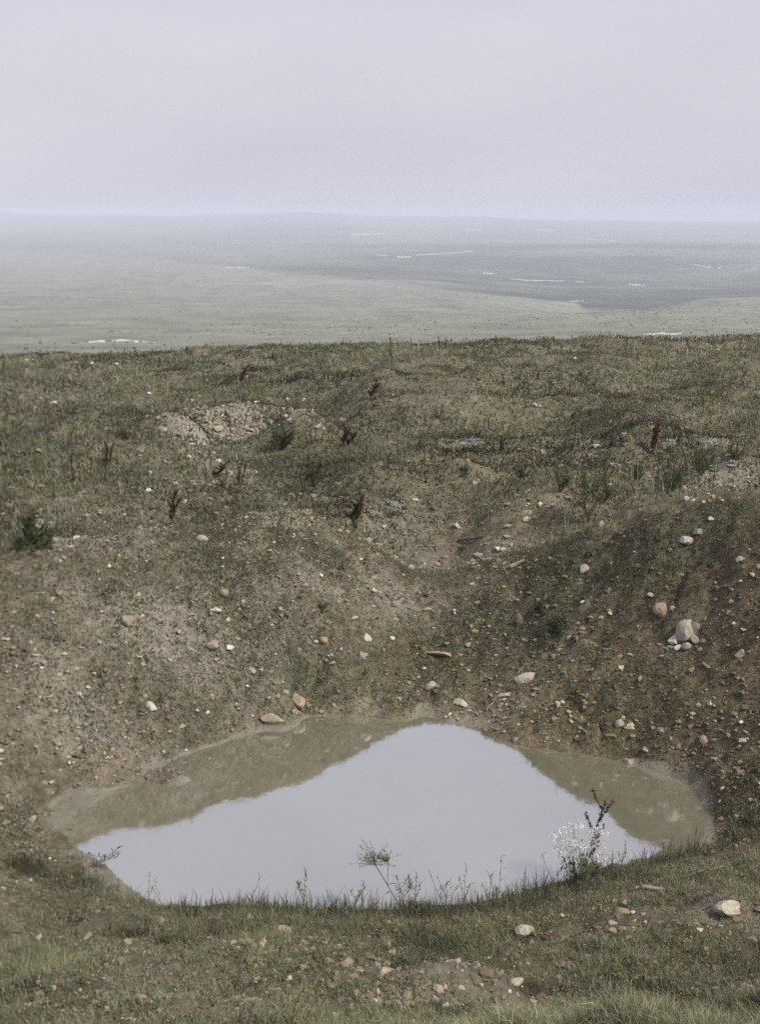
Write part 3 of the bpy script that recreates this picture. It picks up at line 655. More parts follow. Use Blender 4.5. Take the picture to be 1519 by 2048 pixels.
S = [ # photograph x, y, width, tone, label, height ratio, shape, elongation, turn
 (735,1278,22,'white','white rounded stone, left one of the pair in mid bank',.9,1,1,None),
 (782,1276,16,'white','small white stone, right one of the pair in mid bank',.9,0,1,None),
 (430,1221,24,'white','bright white chip high on the left bank',.7,0,1.2,-.5),
 (257,1244,28,'tan','tan block on the left bank with pale gravel round it',.8,2,1,None),
 (422,1292,30,'tan','flat tan stone left of a white one in the left bank',.8,0,1.1,None),
 (460,1298,19,'white','white stone right beside a flat tan one on the left bank',.8,1,1,None),
 (503,1341,20,'pale','slanting pale stone alone below the flat tan stone',.7,2,1.3,-.6),
 (298,1414,28,'white','smooth white oval stone alone low on the left bank',.65,1,1.1,.1),
 (548,1441,44,'tan','long tan slab lying at the far edge of the pond',.5,1,1.25,0),
 (592,1404,34,'tan','tan angular block standing above the pond edge slab',.9,2,1,None),
 (570,1386,16,'pale','small pale stone beside the angular tan block',.8,1,1,None),
 (590,1424,26,'tan','flat tan stone under the angular block at the pond edge',.5,0,1.3,None),
 (862,1377,27,'pale','rounded pale stone on the slope above the pond centre',.9,1,1,None),
 (917,1407,27,'pale','pale oblong stone leaning just above the pond, right of centre',.8,3,1.3,-.7),
 (1056,1358,36,'pale','long pale stone like a loaf lying above the stick',.45,1,1.6,.15),
 (1012,1391,26,'pale','pale flat stone at the upper end of the stick',.6,0,1.3,0),
 (1370,1081,26,'pale','pale square stone near the top of the right bank',.9,0,1,None),
 (1421,1037,17,'white','small white stone on the crest at the right',.7,2,1,None),
 (1396,1062,22,'grey','cluster-like grey stone just right of the square one',.8,0,1,None),
 (1480,1118,17,'white','white oval stone at the right edge of the bank',.7,1,1.1,0),
 (1168,1141,22,'pale','pale upright stone in the upper part of the right bank',1.1,3,1,None),
 (1041,1246,26,'tan','tall tan stone beside the green weed patch',1.4,1,1,None),
 (820,1139,19,'pale','round pale stone in the gully behind the pond, left one',.9,1,1,None),
 (871,1130,17,'pink','round pinkish stone in the gully, right one',.9,3,1,None),
 (884,1311,44,'pink','low pinkish slab half sunk in the middle of the bank',.35,0,1.5,.1),
 (1325,1222,34,'tan','rounded tan stone half buried above the big white boulder',.8,3,1,None),
 (1343,1218,13,'pale','little pale stone touching the half buried tan one',.8,1,1,None),
 (1243,1336,15,'white','small white chip beside the crack in the clay',.8,0,1,None),
 (1240,1449,24,'pale','pale stone, left one of the trio on the low right bank',.7,1,1,None),
 (1262,1452,19,'white','white stone, right one of the trio on the low right bank',.6,0,1.1,None),
 (1246,1436,15,'pink','pinkish stone, upper one of the trio on the low right bank',.7,2,1,None),
 (1115,1411,17,'pale','pale stone alone on the brown slope right of the stick',.8,1,1,None),
 (1408,1483,22,'pink','pinkish stone near the right edge above the pond',.9,1,1,None),
 (1258,1527,25,'tan','tan stone at the water edge on the right',.7,2,1,None),
 (1395,1411,12,'pale','tiny pale stone on the dark slope at the right',.8,1,1,None),
 (1090,1477,15,'grey','grey stone just above the right arm of the pond',.8,0,1,None),
 (1030,1481,14,'grey','dark grey stone at the water edge right of centre',.8,1,1,None),
 (746,1466,32,'grey','dark wet lump of stone at the middle of the far water edge',.7,3,1,None),
 (790,1241,15,'pale','small pale stone above the white pair in mid bank',.8,1,1,None),
 (724,1312,24,'grey','grey leaning stone below the white pair in mid bank',.9,2,1.2,.9),
 (157,1076,24,'white','white stone in the weeds on the left crest',.7,0,1,None),
 (142,1096,16,'pale','pale stone just below the white one on the left crest',.6,1,1,None),
 (84,973,13,'white','white stone alone in the turf at the far left',.6,1,1.2,0),
 (404,1079,28,'pale','pale block in the saddle between the two left mounds',.7,0,1.1,None),
 (1202,1051,22,'pale','pale stone at the foot of the tall bare bush',.9,2,1,None),
 (1232,936,26,'pink','pinkish leaning slab in the weeds right of the bush',1.0,0,1.2,.7),
 (951,967,15,'pale','pale stone below the white flowers in the middle',.8,0,1,None),
 (575,800,13,'white','white upright stone on top of the rubble heap',1.2,0,1,None),
 (107,806,13,'white','white stone in the far turf at the left',.7,1,1,None),
 (81,798,10,'pale','pale stone just left of the white one in the far turf',.7,1,1,None),
 (298,787,11,'white','small white stone in the far turf left of the rubble heap',.6,1,1,None),
 (1050,1866,34,'pale','pale stone in the foreground grass, right of centre',.7,1,1.2,0),
 (497,1839,24,'white','white stone in the foreground turf left of centre',.8,0,1,None),
 (573,1862,30,'pink','pinkish stone in the foreground right of a white one',.7,0,1.1,.6),
 (1463,1826,58,'pale','big pale boulder at the right edge of the foreground',.7,3,1.1,None),
 (1397,1862,17,'white','small white stone below left of the big foreground boulder',.8,0,1,None),
 (1245,1828,32,'tan','tan stone, upper one of a leaning pair in the right foreground',.8,0,1.2,.8),
 (1222,1846,24,'pale','pale stone, lower one of a leaning pair in the right foreground',.6,2,1.1,.6),
 (1028,1969,30,'pale','pale flat stone at the bottom edge, right of centre',.5,1,1.3,0),
 (770,1946,34,'pale','pale flat stone low in the middle of the foreground',.5,2,1.3,.4),
 (700,1930,30,'tan','tan flat stone left of the pale flat one in the foreground',.5,0,1.2,.5),
 (255,1889,26,'tan','tan stone among the weeds in the left foreground',.6,1,1,None),
 (640,1150,13,'white','small white stone at the foot of the right-hand left mound',.8,0,1,None),
 (748,1180,15,'white','white stone where the rubble ledge meets the gully',.7,1,1,None),
 (610,1170,14,'pale','pale stone on the rubble ledge in the middle left',.7,1,1,None),
 (449,1187,22,'tan','tan angular stone above the bright white chip',.8,2,1,None),
 (486,1203,11,'pale','little pale stone right of the tan angular one',.8,1,1,None),
 (218,1133,11,'white','tiny white stone on the face of the far left mound',.7,1,1,None),
 (362,1453,14,'pale','pale sliver low on the left bank above the mud spit',.5,0,1.3,0),
 (286,1330,13,'pale','small pale stone in the middle of the left bank',.8,2,1,None),
 (176,1374,13,'white','small white stone left of the smooth oval stone',.7,1,1,None),
 (105,1200,12,'pale','pale stone near the left edge of the bank',.8,1,1,None),
 (632,1420,14,'tan','tan stone right of the angular block above the pond',.8,1,1,None),
 (706,1235,18,'pale','flat pale stone above left of the white pair',.4,0,1.3,-.2),
 (648,1280,18,'tan','tan stone left of the white pair in mid bank',.8,2,1,None),
 (1100,1118,12,'pale','small pale stone near the top of the green gully',.8,1,1,None),
 (1010,1127,14,'pale','pale stone beside the fallen branch in the gully',.8,0,1,None),
 (1300,1190,15,'pale','pale stone above left of the half buried tan one',.8,0,1,None),
 (1220,1226,13,'white','white speck of stone in the middle of the right bank',.8,1,1,None),
 (1137,1275,13,'pale','pale stone right of the green weed patch',.8,0,1,None),
 (1165,1258,12,'tan','small tan stone in the right bank above a pale one',.8,1,1,None),
 (1410,1238,12,'tan','small tan stone right of and above the big boulder',.8,1,1,None),
 (1384,1340,18,'tan','tan stone on the bank below the big white boulder',.6,1,1,None),
 (1062,1443,11,'pale','tiny pale stone between the stick and the water',.8,1,1,None),
 (1140,1444,13,'tan','small tan stone in the slope above the pond right arm',.8,1,1,None),
 (1320,1462,17,'grey','grey stone in the slope left of a pinkish one',.8,0,1,None),
 (1290,1500,15,'tan','tan stone just above the water at the right',.7,1,1,None),
]
for (px, py, wp, tn, lab, hr, sh, asp, turn) in S:
    if wp: put_stone(px, py, wp, tn, lab, hr, sh, turn, None, asp=asp)
# the big broken boulder: core with pieces that split off it but lie as stones of their own
put_stone(1374,1266,48,'pale','big lumpy limestone boulder on the right bank',.95,1,.4)
put_stone(1390,1258,28,'tan','tan block leaning on the right of the big boulder',1.0,2,1)
put_stone(1372,1292,24,'pale','pale piece in front of the big boulder',.9,0,2)
put_stone(1350,1280,30,'white','bright white block leaning on the left of the big boulder',1.3,0,.3)
put_stone(1356,1296,18,'white','small white piece under the big boulder',.8,2,None)
put_stone(1392,1284,22,'pink','pinkish piece at the right foot of the big boulder',.8,0,None)
put_stone(1482,1312,24,'pink','pinkish stone at the right end of the rubble line',1.0,2,None)
# smaller stones that nothing tells apart
def field(n, box, sizes, label, group, tones, need=None):
    c = 0; tries = 0
    while c < n and tries < n*30:
        tries += 1; px = random.uniform(box[0], box[2]); py = random.uniform(box[1], box[3])
        if need and not need(px, py): continue
        v = hit(px, py, n=160)
        if v[2] < .06: continue
        if vnoise(np.array([v[0]*1.3]), np.array([v[1]*1.3]), 44)[0] < random.random()*.9: continue
        put_stone(px, py, sizes[0]+(sizes[1]-sizes[0])*random.random()**2.5, random.choice(tones), label, random.uniform(.5, .95), random.randrange(4), None, group); c += 1
shx = [q[0] for q in shore[:24]]; shy = [q[1] for q in shore[:24]]
above = lambda px, py: py < np.interp(px, shx, shy)-12
field(38, (1130,1060,1500,1520), (5,11), 'small stone scattered on the brown right bank', 'small stones on the right bank', ['grey','tan','tan','pink','grey','pale'], above)
field(36, (60,1130,560,1480), (5,11), 'small stone scattered on the left bank', 'small stones on the left bank', ['pale','tan','tan','grey','pink','grey'], above)
field(36, (560,1150,1130,1430), (6,12), 'small stone scattered on the bank behind the pond', 'small stones behind the pond', ['pale','tan','tan','grey','pink','grey'], above)
field(30, (345,800,650,890), (6,12), 'pale stone of the rubble heap on the plateau', 'stones of the rubble heap', ['pale','white','pink'])
field(22, (1370,930,1500,1010), (7,15), 'pale stone strewn on the crest at the far right', 'pale stones on the right crest', ['pale','white','pale'])
field(30, (60,1850,1480,2010), (7,16), 'small stone in the foreground turf', 'small stones in the foreground', ['pale','tan','pink','pale'])

# ------------------------------------------------------------------ plants
def tube(path, radii, seg=5):
    V, Fc = [], []; path = [Vector(p_) for p_ in path]
    for k, p_ in enumerate(path):
        d = (path[min(k+1, len(path)-1)]-path[max(k-1, 0)]).normalized()
        u = d.cross(Vector((.3, .9, .2))).normalized(); v = d.cross(u)
        for j in range(seg):
            a = 2*math.pi*j/seg; V.append(p_+(u*math.cos(a)+v*math.sin(a))*radii[k])
    for k in range(len(path)-1):
        for j in range(seg): a, b = k*seg+j, k*seg+(j+1) % seg; Fc.append((a, b, b+seg, a+seg))
    return np.array([tuple(q) for q in V]), np.array(Fc)
def join(parts):
    Vs, Fs, k = [], [], 0
    for V, Fc in parts: Vs.append(V); Fs.append(Fc+k); k += len(V)
    return np.concatenate(Vs), np.concatenate(Fs)
def seeds(path, n, spread, size):
    """clustered little husks along a path"""
    path = np.array([tuple(q) for q in path]); t = rng.random(n)*(len(path)-1.001); i = t.astype(int); f = (t-i)[:, None]
    c = path[i]*(1-f)+path[i+1]*f + rng.normal(size=(n, 3))*spread
    V, Fc, _ = leaves(c[:, 0], c[:, 1], c[:, 2], size*(.6+.8*rng.random(n)), np.zeros((n, 3)), 1)
    return V, np.stack([np.arange(n)*4, np.arange(n)*4+1, np.arange(n)*4+2, np.arange(n)*4+3], 1)
def bend(base, ang, az_, length, n=6, curve=.3):
    p_ = Vector(base); out = [p_.copy()]; a = ang
    for k in range(n):
        d = Vector((math.sin(a)*math.cos(az_), math.sin(a)*math.sin(az_), math.cos(a)))
        p_ = p_+d*length/n; out.append(p_.copy()); a += curve/n
    return out
def leaf_blade(base, az_, length, width, droop=.8, rise=.7):
    V, Fc = [], []; n = 6; p_ = Vector(base); a = rise
    side = Vector((-math.sin(az_), math.cos(az_), 0))
    for k in range(n+1):
        w_ = width*math.sin(math.pi*min((k+.4)/(n+.4), 1))**.8 + .0006
        V += [p_-side*w_/2, p_+Vector((0, 0, -w_*.12)), p_+side*w_/2]
        d = Vector((math.cos(a)*math.cos(az_), math.cos(a)*math.sin(az_), math.sin(a))); p_ = p_+d*length/n; a -= droop/n*1.6
        if k < n: b = k*3; Fc += [(b, b+1, b+4, b+3), (b+1, b+2, b+5, b+4)]
    return np.array([tuple(q) for q in V]), np.array(Fc)
GROW = [0]
def root_at(name, px, py, label, cat, group=None):
    v = hit(px, py); py0 = py
    while v[2] < .035 and py < py0+70: py += 2; v = hit(px, py)      # stand on the bank, not in the water
    GROW[0] = (py-py0)*.9
    o = bpy.data.objects.new(name, None); col.objects.link(o)
    o.location = (v[0], v[1], v[2]-.008); o.empty_display_size = .1
    tag(o, label, cat, group); return o, math.dist((0, 0, H), v)/F
def dock(px, py, hpx, label, stalks=1, lean=.1, az0=0, group=None, leafn=4, fat=1.0):
    o, s = root_at('dock_plant', px, py, label, 'dock plant', group); h = (hpx+GROW[0])*s*1.03
    for q in range(stalks):
        az_ = az0 + random.uniform(-.7, .7); ln = lean*random.uniform(.5, 1.4)+.04+.09*q
        st = bend((random.uniform(-.10, .10)*h*q, random.uniform(-.06, .06)*h*q, 0), ln, az_, h*(1-.3*q/stalks*random.uniform(.6, 1.6)), 7, .1)
        w_ = max(.0028, s*.7)
        parts = [tube(st, [w_*(1.1-.09*k) for k in range(8)])]; hp = []
        for b in range(5+int(3*random.random())):
            k = 2+b % 5; br = bend(st[k], ln+.28+random.uniform(-.1, .15), az_+random.choice([0, 3.1])+random.uniform(-.6, .6), h*random.uniform(.14, .3), 4, -.15)
            parts.append(tube(br, [w_*.5]*5, 4)); hp.append(seeds(br, 70, h*.016*fat, h*.030*fat))
        hp.append(seeds(st[3:], 150, h*.018*fat, h*.032*fat))
        link('stalk', np_mesh('stalk', *join(parts), [m_stalk], True), o)
        link('seed_head', np_mesh('seed_head', *join(hp), [m_dock]), o)
    for q in range(leafn):
        link('leaf', np_mesh('leaf', *leaf_blade((0, 0, .005), random.uniform(0, 6.28), h*random.uniform(.22, .38), h*.07, 1.0, .9), [m_green], True), o)
    return o
dock(340, 1056, 72, 'tall brown dock spike standing on the crest between the two left mounds', 2, .12, .2, leafn=5)
dock(712, 1052, 66, 'bushy brown dock with several spikes behind the right end of the left mounds', 4, .10, .1, leafn=6)
dock(214, 938, 50, 'brown dock spike in the pale turf at the left', 2, .05, 1)
dock(428, 952, 42, 'leaning brown dock in the middle left turf', 2, .55, .1)
dock(1306, 907, 56, 'single stout dark dock spike in the turf at the right', 2, .06, .2, fat=1.6)
dock(998, 907, 36, 'slender dock pair on the plateau right of the white flowers', 2, .1, 0)
dock(1243, 893, 28, 'small dark dock left of the stout spike', 2, .2, 3)
dock(684, 893, 40, 'low bushy dock right of the rounded rubble mound', 4, .3, .3, fat=1.4)
dock(837, 897, 26, 'tiny dock spike left of the white flowers', 1, .1, 0)
dock(476, 985, 62, 'faint tall dock left of the middle of the plateau', 2, .05, .1, fat=.7)
dock(952, 885, 26, 'tiny dock spike above the white flowers', 2, .2, 0)
dock(142, 938, 32, 'thin dock spike near the left edge of the turf', 1, .05, 0)
dock(480, 770, 40, 'distant thin dock in the far turf left of centre', 2, .35, .2)
dock(740, 800, 44, 'distant thin dock leaning right above the rubble mound', 2, .4, .1)
dk = dock(1166, 1716, 128, 'dark leaning dock spike among white flowers on the near lip of the pond', 1, .22, 0, leafn=4, fat=.55)

def umbel(c, r, n):
    v = rng.normal(size=(n, 3))*np.array([r, r, r*.25])+np.array(c)
    V, Fc, _ = leaves(v[:, 0], v[:, 1], v[:, 2], r*.28*(.6+.8*rng.random(n)), np.zeros((n, 3)), 3)
    return V, np.stack([np.arange(n)*4+k for k in range(4)], 1)
def flowers(px, py, hpx, wpx, label, heads=9, group=None, tiny=False):
    o, s = root_at('flower_clump', px, py, label, 'flowers', group); h = (hpx+GROW[0])*s; w_ = wpx*s
    st, fl, lf = [], [], []
    for q in range(heads):
        az_ = random.uniform(0, 6.28); p_ = bend((random.gauss(0, w_*.15), random.gauss(0, w_*.1), 0), random.uniform(.05, .5), az_, h*random.uniform(.55, 1), 4, .1)
        tip = p_[-1]; tip.x = max(min(tip.x, w_*.6), -w_*.6)
        st.append(tube(p_, [max(.0012, s*.3)]*5, 4)); fl.append(umbel(p_[-1], h*(.07 if not tiny else .12), 60 if not tiny else 14))
        lf.append(seeds(p_[:4], 16 if tiny else 6, h*.045, h*.035))
    link('stem', np_mesh('stem', *join(st), [m_stalk], True), o)
    link('flower_head', np_mesh('flower_head', *join(fl), [m_petal]), o)
    link('leaves', np_mesh('leaves', *join(lf), [m_green]), o); return o
flowers(1150, 1722, 88, 62, 'clump of white flower heads beside the leaning dock on the near lip', 24)
PF = [(930,905,'white flowers at the left of the patch in mid plateau'),(952,903,'white flowers at the right of the patch in mid plateau')]
for px, py, lab in PF: flowers(px, py, 30, 44, lab, 16, 'white flowers in mid plateau', True)
flowers(790, 1034, 36, 60, 'white flowers right of the bushy dock behind the left mounds', 16, None, True)
flowers(750, 1044, 26, 40, 'small white flowers at the foot of the bushy dock', 10, None, True)
flowers(100, 1072, 36, 70, 'white flowers above the dark weeds at the left edge', 16, None, True)
flowers(1425, 905, 34, 70, 'white flowers in the tall weeds at the far right', 18, None, True)
flowers(1340, 905, 30, 50, 'white flowers right of the stout dock spike', 12, None, True)
n_fl = 0
while n_fl < 34:
    px, py = random.choice([(random.uniform(1120, 1500), random.uniform(890, 1010)), (random.uniform(60, 1100), random.uniform(900, 1030)), (random.uniform(1250, 1500), random.uniform(880, 980))])
    if hit(px, py)[1] < np.interp(px, cx, cD)+.15: continue
    flowers(px, py, random.uniform(10, 20), random.uniform(14, 28), 'small weed with pale flowers in the turf behind the crater', 5, 'small flowering weeds behind the crater', True); n_fl += 1

def bush(px, py, hpx, label, name='bare_bush', green=.5, spread=.6, branches=9, cat='bush'):
    o, s = root_at(name, px, py, label, cat); h = hpx*s; br, lf = [], []
    def grow(b, ang, az_, ln, r, dep):
        p_ = bend(b, ang, az_, ln, 4, random.uniform(-.3, .2)); br.append(tube(p_, [max(r*(1-.12*k), s*.22) for k in range(5)], 4))
        lf.append(seeds(p_[1:], int(14*green)+2, h*.02, h*.02))
        if dep:
            for k in range(3): grow(p_[1+k], ang+random.uniform(-.5, .5), az_+random.uniform(-1.3, 1.3), ln*random.uniform(.4, .65), r*.6, dep-1)
    for q in range(branches):
        grow((random.gauss(0, h*.04), random.gauss(0, h*.04), 0), random.uniform(.05, spread), random.uniform(0, 6.28), h*random.uniform(.6, .9), max(.003, s*.5), 2)
    link('branches', np_mesh('branches', *join(br), [m_stalk], True), o)
    link('leaves', np_mesh('leaves', *join(lf), [m_green]), o); return o
bush(1178, 1042, 135, 'tall thin half bare bush on the crest of the right bank', green=.5, spread=.65, branches=10)
bush(565, 898, 42, 'dark rounded bush in front of the rubble mound', 'leafy_bush', 5, 1.0, 12)
bush(60, 1098, 62, 'dark leafy weeds at the left end of the crest', 'leafy_bush', 7, 1.2, 16)
bush(1105, 1262, 36, 'low dark green weed on the right side of the gully', 'leafy_bush', 5, 1.3, 14)
bush(1078, 1225, 26, 'upper dark green weed on the right side of the gully', 'leafy_bush', 5, 1.3, 12)
bush(645, 1226, 26, 'small dark weed in the middle of the left bank', 'leafy_bush', 3, 1.0, 8)
bush(930, 948, 22, 'flat dark weed below the white flowers in mid plateau', 'leafy_bush', 5, 1.3, 10)
bush(625, 955, 24, 'flat dark weed in the plateau left of centre', 'leafy_bush', 5, 1.3, 10)
bush(1270, 965, 40, 'ragged weed between the bare bush and the right edge', 'leafy_bush', 2.5, .9, 9)
bush(1400, 950, 44, 'ragged weed at the far right behind the crest', 'leafy_bush', 2.5, .9, 9)

bush(1120, 985, 44, 'ragged weed just left of the tall bare bush', 'leafy_bush', 2.0, .8, 8)
bush(1210, 1005, 40, 'ragged weed at the right foot of the tall bare bush', 'leafy_bush', 2.5, .9, 9)
bush(1340, 985, 46, 'spreading weed above the square stone on the right crest', 'leafy_bush', 2.5, 1.0, 10)
bush(1465, 925, 40, 'ragged weed at the right edge above the pale stones', 'leafy_bush', 2.5, .9, 9)
bush(1040, 960, 28, 'low weed between the white flowers and the bare bush', 'leafy_bush', 3.5, 1.2, 9)
bush(255, 880, 26, 'dark low weed in the turf left of the rubble heap', 'leafy_bush', 4, 1.2, 10)

def weed(px, py, hpx, label, lean=.1, az0=0, forks=0, dense=1.0, group=None, droop=0):
    o, s = root_at('tall_weed', px, py, label, 'weed', group); h = (hpx+GROW[0])*s; parts, lf = [], []
    st = bend((0, 0, 0), lean, az0, h, 8, droop); parts.append(tube(st, [max(.0016, s*.42)*(1.2-.08*k) for k in range(9)], 4))
    tips = [st]
    for q in range(forks):
        b = bend(st[2+q % 4], lean+random.uniform(.25, .6), az0+random.choice([0, 3.14])+random.uniform(-.5, .5), h*random.uniform(.3, .5), 5, -.4); parts.append(tube(b, [max(.0012, s*.3)]*6, 4)); tips.append(b)
    for t in tips:
        for k in range(1, len(t)):
            for j in range(max(1, int(2*dense))):
                lf.append(leaf_blade(t[k], random.uniform(0, 6.28), h*random.uniform(.06, .14), h*.016, .4, random.uniform(.4, 1.1)))
        lf.append(seeds(t[-2:], int(12*dense)+3, h*.008, h*.016))
    link('stem', np_mesh('stem', *join(parts), [m_stalk], True), o)
    link('leaves', np_mesh('leaves', *join(lf), [m_green], True), o); return o
weed(608, 1812, 76, 'upright narrow leaved weed on the near lip left of centre', .05, 0, 2, 2)
weed(703, 1816, 62, 'weed leaning right on the near lip at the middle left', .35, 0, 3, 1)
weed(668, 1812, 40, 'short forked weed on the near lip left of the leaning one', .3, 3.1, 2, 1)
weed(812, 1812, 70, 'bushy weed below the plume plant on the near lip', .25, 3.1, 4, 1.5)
weed(828, 1808, 68, 'upright budded weed right beside the plume plant', .06, 0, 3, 1)
weed(888, 1800, 66, 'dry weed with crossed stems on the near lip', .35, 3.1, 3, .6)
weed(905, 1800, 60, 'dry bent weed right of the crossed stems', .4, 3.1, 2, .6)
weed(925, 1795, 74, 'thin upright weed right of the dry ones', .05, 0, 2, .6)
weed(995, 1782, 80, 'thin tall weed on the near lip right of centre', .04, 0, 1, .5)
weed(975, 1786, 48, 'short thin weed left of the thin tall one', .1, 0, 1, .6)
weed(1110, 1752, 56, 'weed with a small flower head left of the white flowers', .35, 3.1, 1, .8)
weed(1040, 1772, 40, 'short weed between the tall thin one and the flowers', .1, 0, 2, 1)
weed(325, 1790, 40, 'thin weed at the left corner of the near lip', .2, 3.1, 1, .8)
weed(296, 1772, 36, 'thinner weed left of the one at the left corner', .1, 0, 1, .6)
weed(425, 1812, 40, 'single bare weed stem on the near lip at the left', .02, 0, 0, .6)
weed(490, 1802, 62, 'long arching stem over the water at the left', .55, 0, 0, .3, droop=-.3)
weed(180, 1690, 36, 'sprawling weed reaching over the left tip of the pond', .9, 0, 3, 1.5)
weed(1240, 1728, 50, 'weed right of the leaning dock', .1, 0, 2, 1)
weed(1330, 1700, 34, 'low weed at the right end of the near lip', .2, 0, 2, 1.5)
weed(600, 1400, 60, 'thin dry weed on the bank above the pond edge', .2, 0, 3, .5)
# plume plant
o, s = root_at('plume_plant', 803, 1800, 'forked plant with two feathery grey plumes on the near lip', 'plant')
h = (118+GROW[0])*s
st = bend((0, 0, 0), .42, 3.14, h*.80, 7, .1); st2 = bend(st[4], .0, 0, h*.34, 4, .1)
link('stem', np_mesh('stem', *join([tube(st, [.003]*8), tube(st2, [.002]*5)]), [m_stalk], True), o)
for e, sz, n_ in ((st[-1], .42, 26), (st2[-1], .26, 15)):
    hair = []
    for q in range(n_):          # sprays of fine seed down, swept up and to the left
        br = bend(e, random.uniform(.1, 1.1), random.choice([3.14, 3.14, 0])+random.uniform(-.9, .9), h*sz*random.uniform(.45, 1), 4, .4)
        hair.append(tube(br, [.0008]*5, 4)); hair.append(seeds(br[1:], 34, h*.012, h*.012))
    link('plume', np_mesh('plume', *join(hair), [m_grey_green]), o)
for q in range(3): link('leaf', np_mesh('leaf', *leaf_blade(st[2+q], random.uniform(0, 6.28), h*.16, h*.022), [m_green], True), o)

# tufts of grass that stand out, each a thing
def tuft(px, py, wpx, hpx, label, n=160, tone='fore', dark=.8):
    v = hit(px, py); s = math.dist((0, 0, H), v)/F; r = wpx*s/2
    x = rng.normal(size=n)*r*.45; y = rng.normal(size=n)*r*.45
    z = height(v[0]+x, v[1]+y)-v[2]
    V, Fc, hu = merge([blades('g', x, y, z, hpx*s*(.4+.7*rng.random(n)), np.full(n, .0035)+s*.3, greens(n, tone)*dark, 1.0)])
    tag(link('grass_tuft', np_mesh('grass_tuft', V, Fc, [m_blade], False, {'hue': hu}), None, tuple(v)), label, 'grass tuft')
tuft(870, 1890, 150, 34, 'fresh green grass tuft in the middle of the foreground', 700, dark=.75)
tuft(810, 1925, 70, 24, 'smaller green tuft below left of the big foreground one', 250, dark=.8)
tuft(265, 1878, 90, 34, 'dark grass tuft in the left foreground', 350, dark=.6)
tuft(325, 1888, 50, 22, 'dark low tuft right of the one in the left foreground', 200, dark=.5)
tuft(486, 1800, 44, 16, 'bulging tuft on the near lip at the left', 220, dark=.65)
tuft(1000, 1790, 120, 26, 'grass tuft under the thin tall weed', 350, dark=.8)
tuft(830, 1822, 80, 34, 'green tuft at the foot of the plume plant', 350, dark=.8)
tuft(1160, 1735, 110, 32, 'grass tuft at the foot of the leaning dock', 400, dark=.8)
tuft(600, 1350, 70, 24, 'loose dry tuft on the left bank above the pond', 160, 'bank')
tuft(330, 1512, 66, 14, 'flattened tuft on the mud spit at the left of the pond', 160, 'bank')
tuft(60, 1740, 90, 40, 'dark grass tuft at the left edge of the foreground', 300, dark=.6)

# weeds standing up along the plateau and against the haze
k = 0
while k < 78:
    if k < 40: px = random.uniform(60, 1500); py = np.interp(px, [e[0] for e in edge], [e[1] for e in edge])+random.uniform(4, 30)
    else: px = random.uniform(60, 1500); py = random.uniform(730, 1000)
    v = hit(px, py)
    if v[1] < np.interp(px, cx, cD)+.3: k += 1; continue
    s = math.dist((0, 0, H), v)/F; h = random.uniform(10, 28)*s; st = bend((0, 0, 0), random.uniform(0, .25), random.uniform(0, 6.28), h, 4, .1)
    V, Fc = join([tube(st, [s*.6]*5, 4), seeds(st[1:], 30, h*.05, h*.09)])
    tag(link('weed_stalk', np_mesh('weed_stalk', V, Fc, [m_dock if random.random() < .4 else m_green]), None, tuple(v)),
        'small upright weed on the far brow of the plateau' if k < 40 else 'small upright weed in the plateau turf', 'weed',
        'weeds along the brow' if k < 40 else 'weeds in the plateau turf'); k += 1

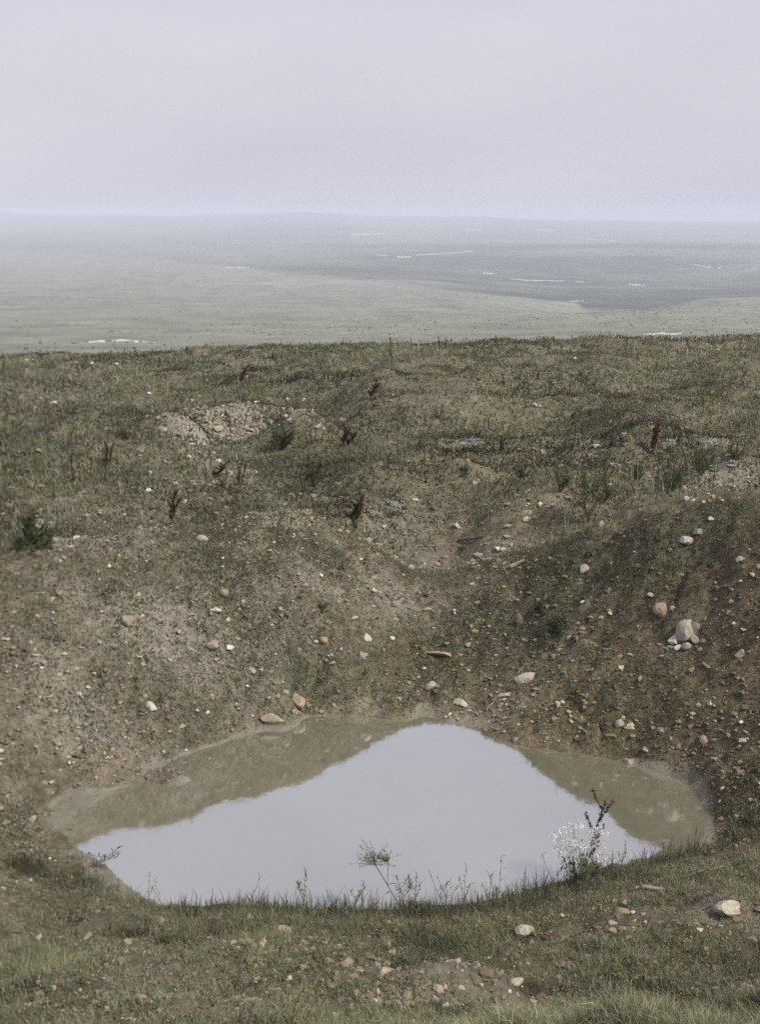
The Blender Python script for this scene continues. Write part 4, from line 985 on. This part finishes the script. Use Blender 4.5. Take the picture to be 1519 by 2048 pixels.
# ------------------------------------------------------------------ wood and roots
def stick(pts, wpx, label, name='stick', m=m_wood, lift=.4, cat='stick'):
    P3 = []; 
    for px, py in pts: v = hit(px, py); s = math.dist((0, 0, H), v)/F; P3.append(Vector((v[0], v[1], v[2]+wpx*s*lift)))
    o0 = P3[0].copy(); fine = []
    for a, b in zip(P3[:-1], P3[1:]):
        for q in range(4): fine.append(a.lerp(b, q/4)-o0)
    fine.append(P3[-1]-o0); n = len(fine)
    fine = [f+Vector((0, 0, random.uniform(-1, 1)*wpx*s*.12)) for f in fine]
    V, Fc = tube(fine, [wpx*s/2*(1.1-.35*k/n)*random.uniform(.85, 1.1) for k in range(n)], 7)
    caps = []
    o = link(name, np_mesh(name, V, Fc, [m], False), None, tuple(o0)); tag(o, label, cat); return o
stick([(972,1421),(1003,1386)], 4, 'thin pale stick slanting up the slope above the pond')
stick([(1020,1138),(1048,1125)], 8, 'short thick branch lying in the gully on the right')
stick([(1283,1777),(1325,1783)], 8, 'short pale piece of wood in the right foreground')
stick([(800,1457),(822,1463),(850,1464),(868,1460),(880,1457)], 4, 'dark curved root lying at the far water edge', 'root', m_stalk, cat='root')
stick([(1404,1329),(1418,1340)], 6, 'little pale splinter of wood low on the right bank')
stick([(824,1092),(868,1093)], 3, 'thin pale twig in the turf at the head of the gully')
stick([(1325,1352),(1352,1352)], 3, 'thin dark twig on the right bank below the boulder', m=m_stalk)
stick([(1035,1345),(1052,1330)], 3, 'tiny twig above the loaf shaped stone')
stick([(915,1083),(965,1076)], 4, 'dark twig in the turf above the gully', m=m_stalk)

def herb(px, py, wpx, label, group):
    v = hit(px, py, n=200); s = math.dist((0, 0, H), v)/F; r = wpx*s/2; parts = []
    for q in range(random.randint(7, 13)): parts.append(leaf_blade((0, 0, .003), random.uniform(0, 6.28), r*random.uniform(.6, 1.1), r*.3, 1.0, random.uniform(.2, 1.0)))
    for q in range(random.randint(1, 3)):
        st = bend((0, 0, 0), random.uniform(.05, .5), random.uniform(0, 6.28), r*random.uniform(1, 2.4), 4, .2); parts += [tube(st, [s*.3]*5, 4), seeds(st[2:], 14, r*.06, r*.10)]
    V, Fc = join(parts); tag(link('herb', np_mesh('herb', V, Fc, [random.choice([m_green, m_green, m_stalk])], True), None, tuple(v)), label, 'weed', group)
for q in range(90):
    px, py = random.uniform(60, 1490), random.uniform(1830, 2030)
    herb(px, py, random.uniform(14, 40), 'low leafy weed in the foreground turf', 'leafy weeds in the foreground')
c_ = 0
while c_ < 70:
    px, py = random.uniform(60, 1490), random.uniform(1080, 1500)
    if not above(px, py) or hit(px, py, n=160)[2] < .1: continue
    herb(px, py, random.uniform(10, 26), 'small weed rooted in the crater bank', 'weeds on the crater bank'); c_ += 1
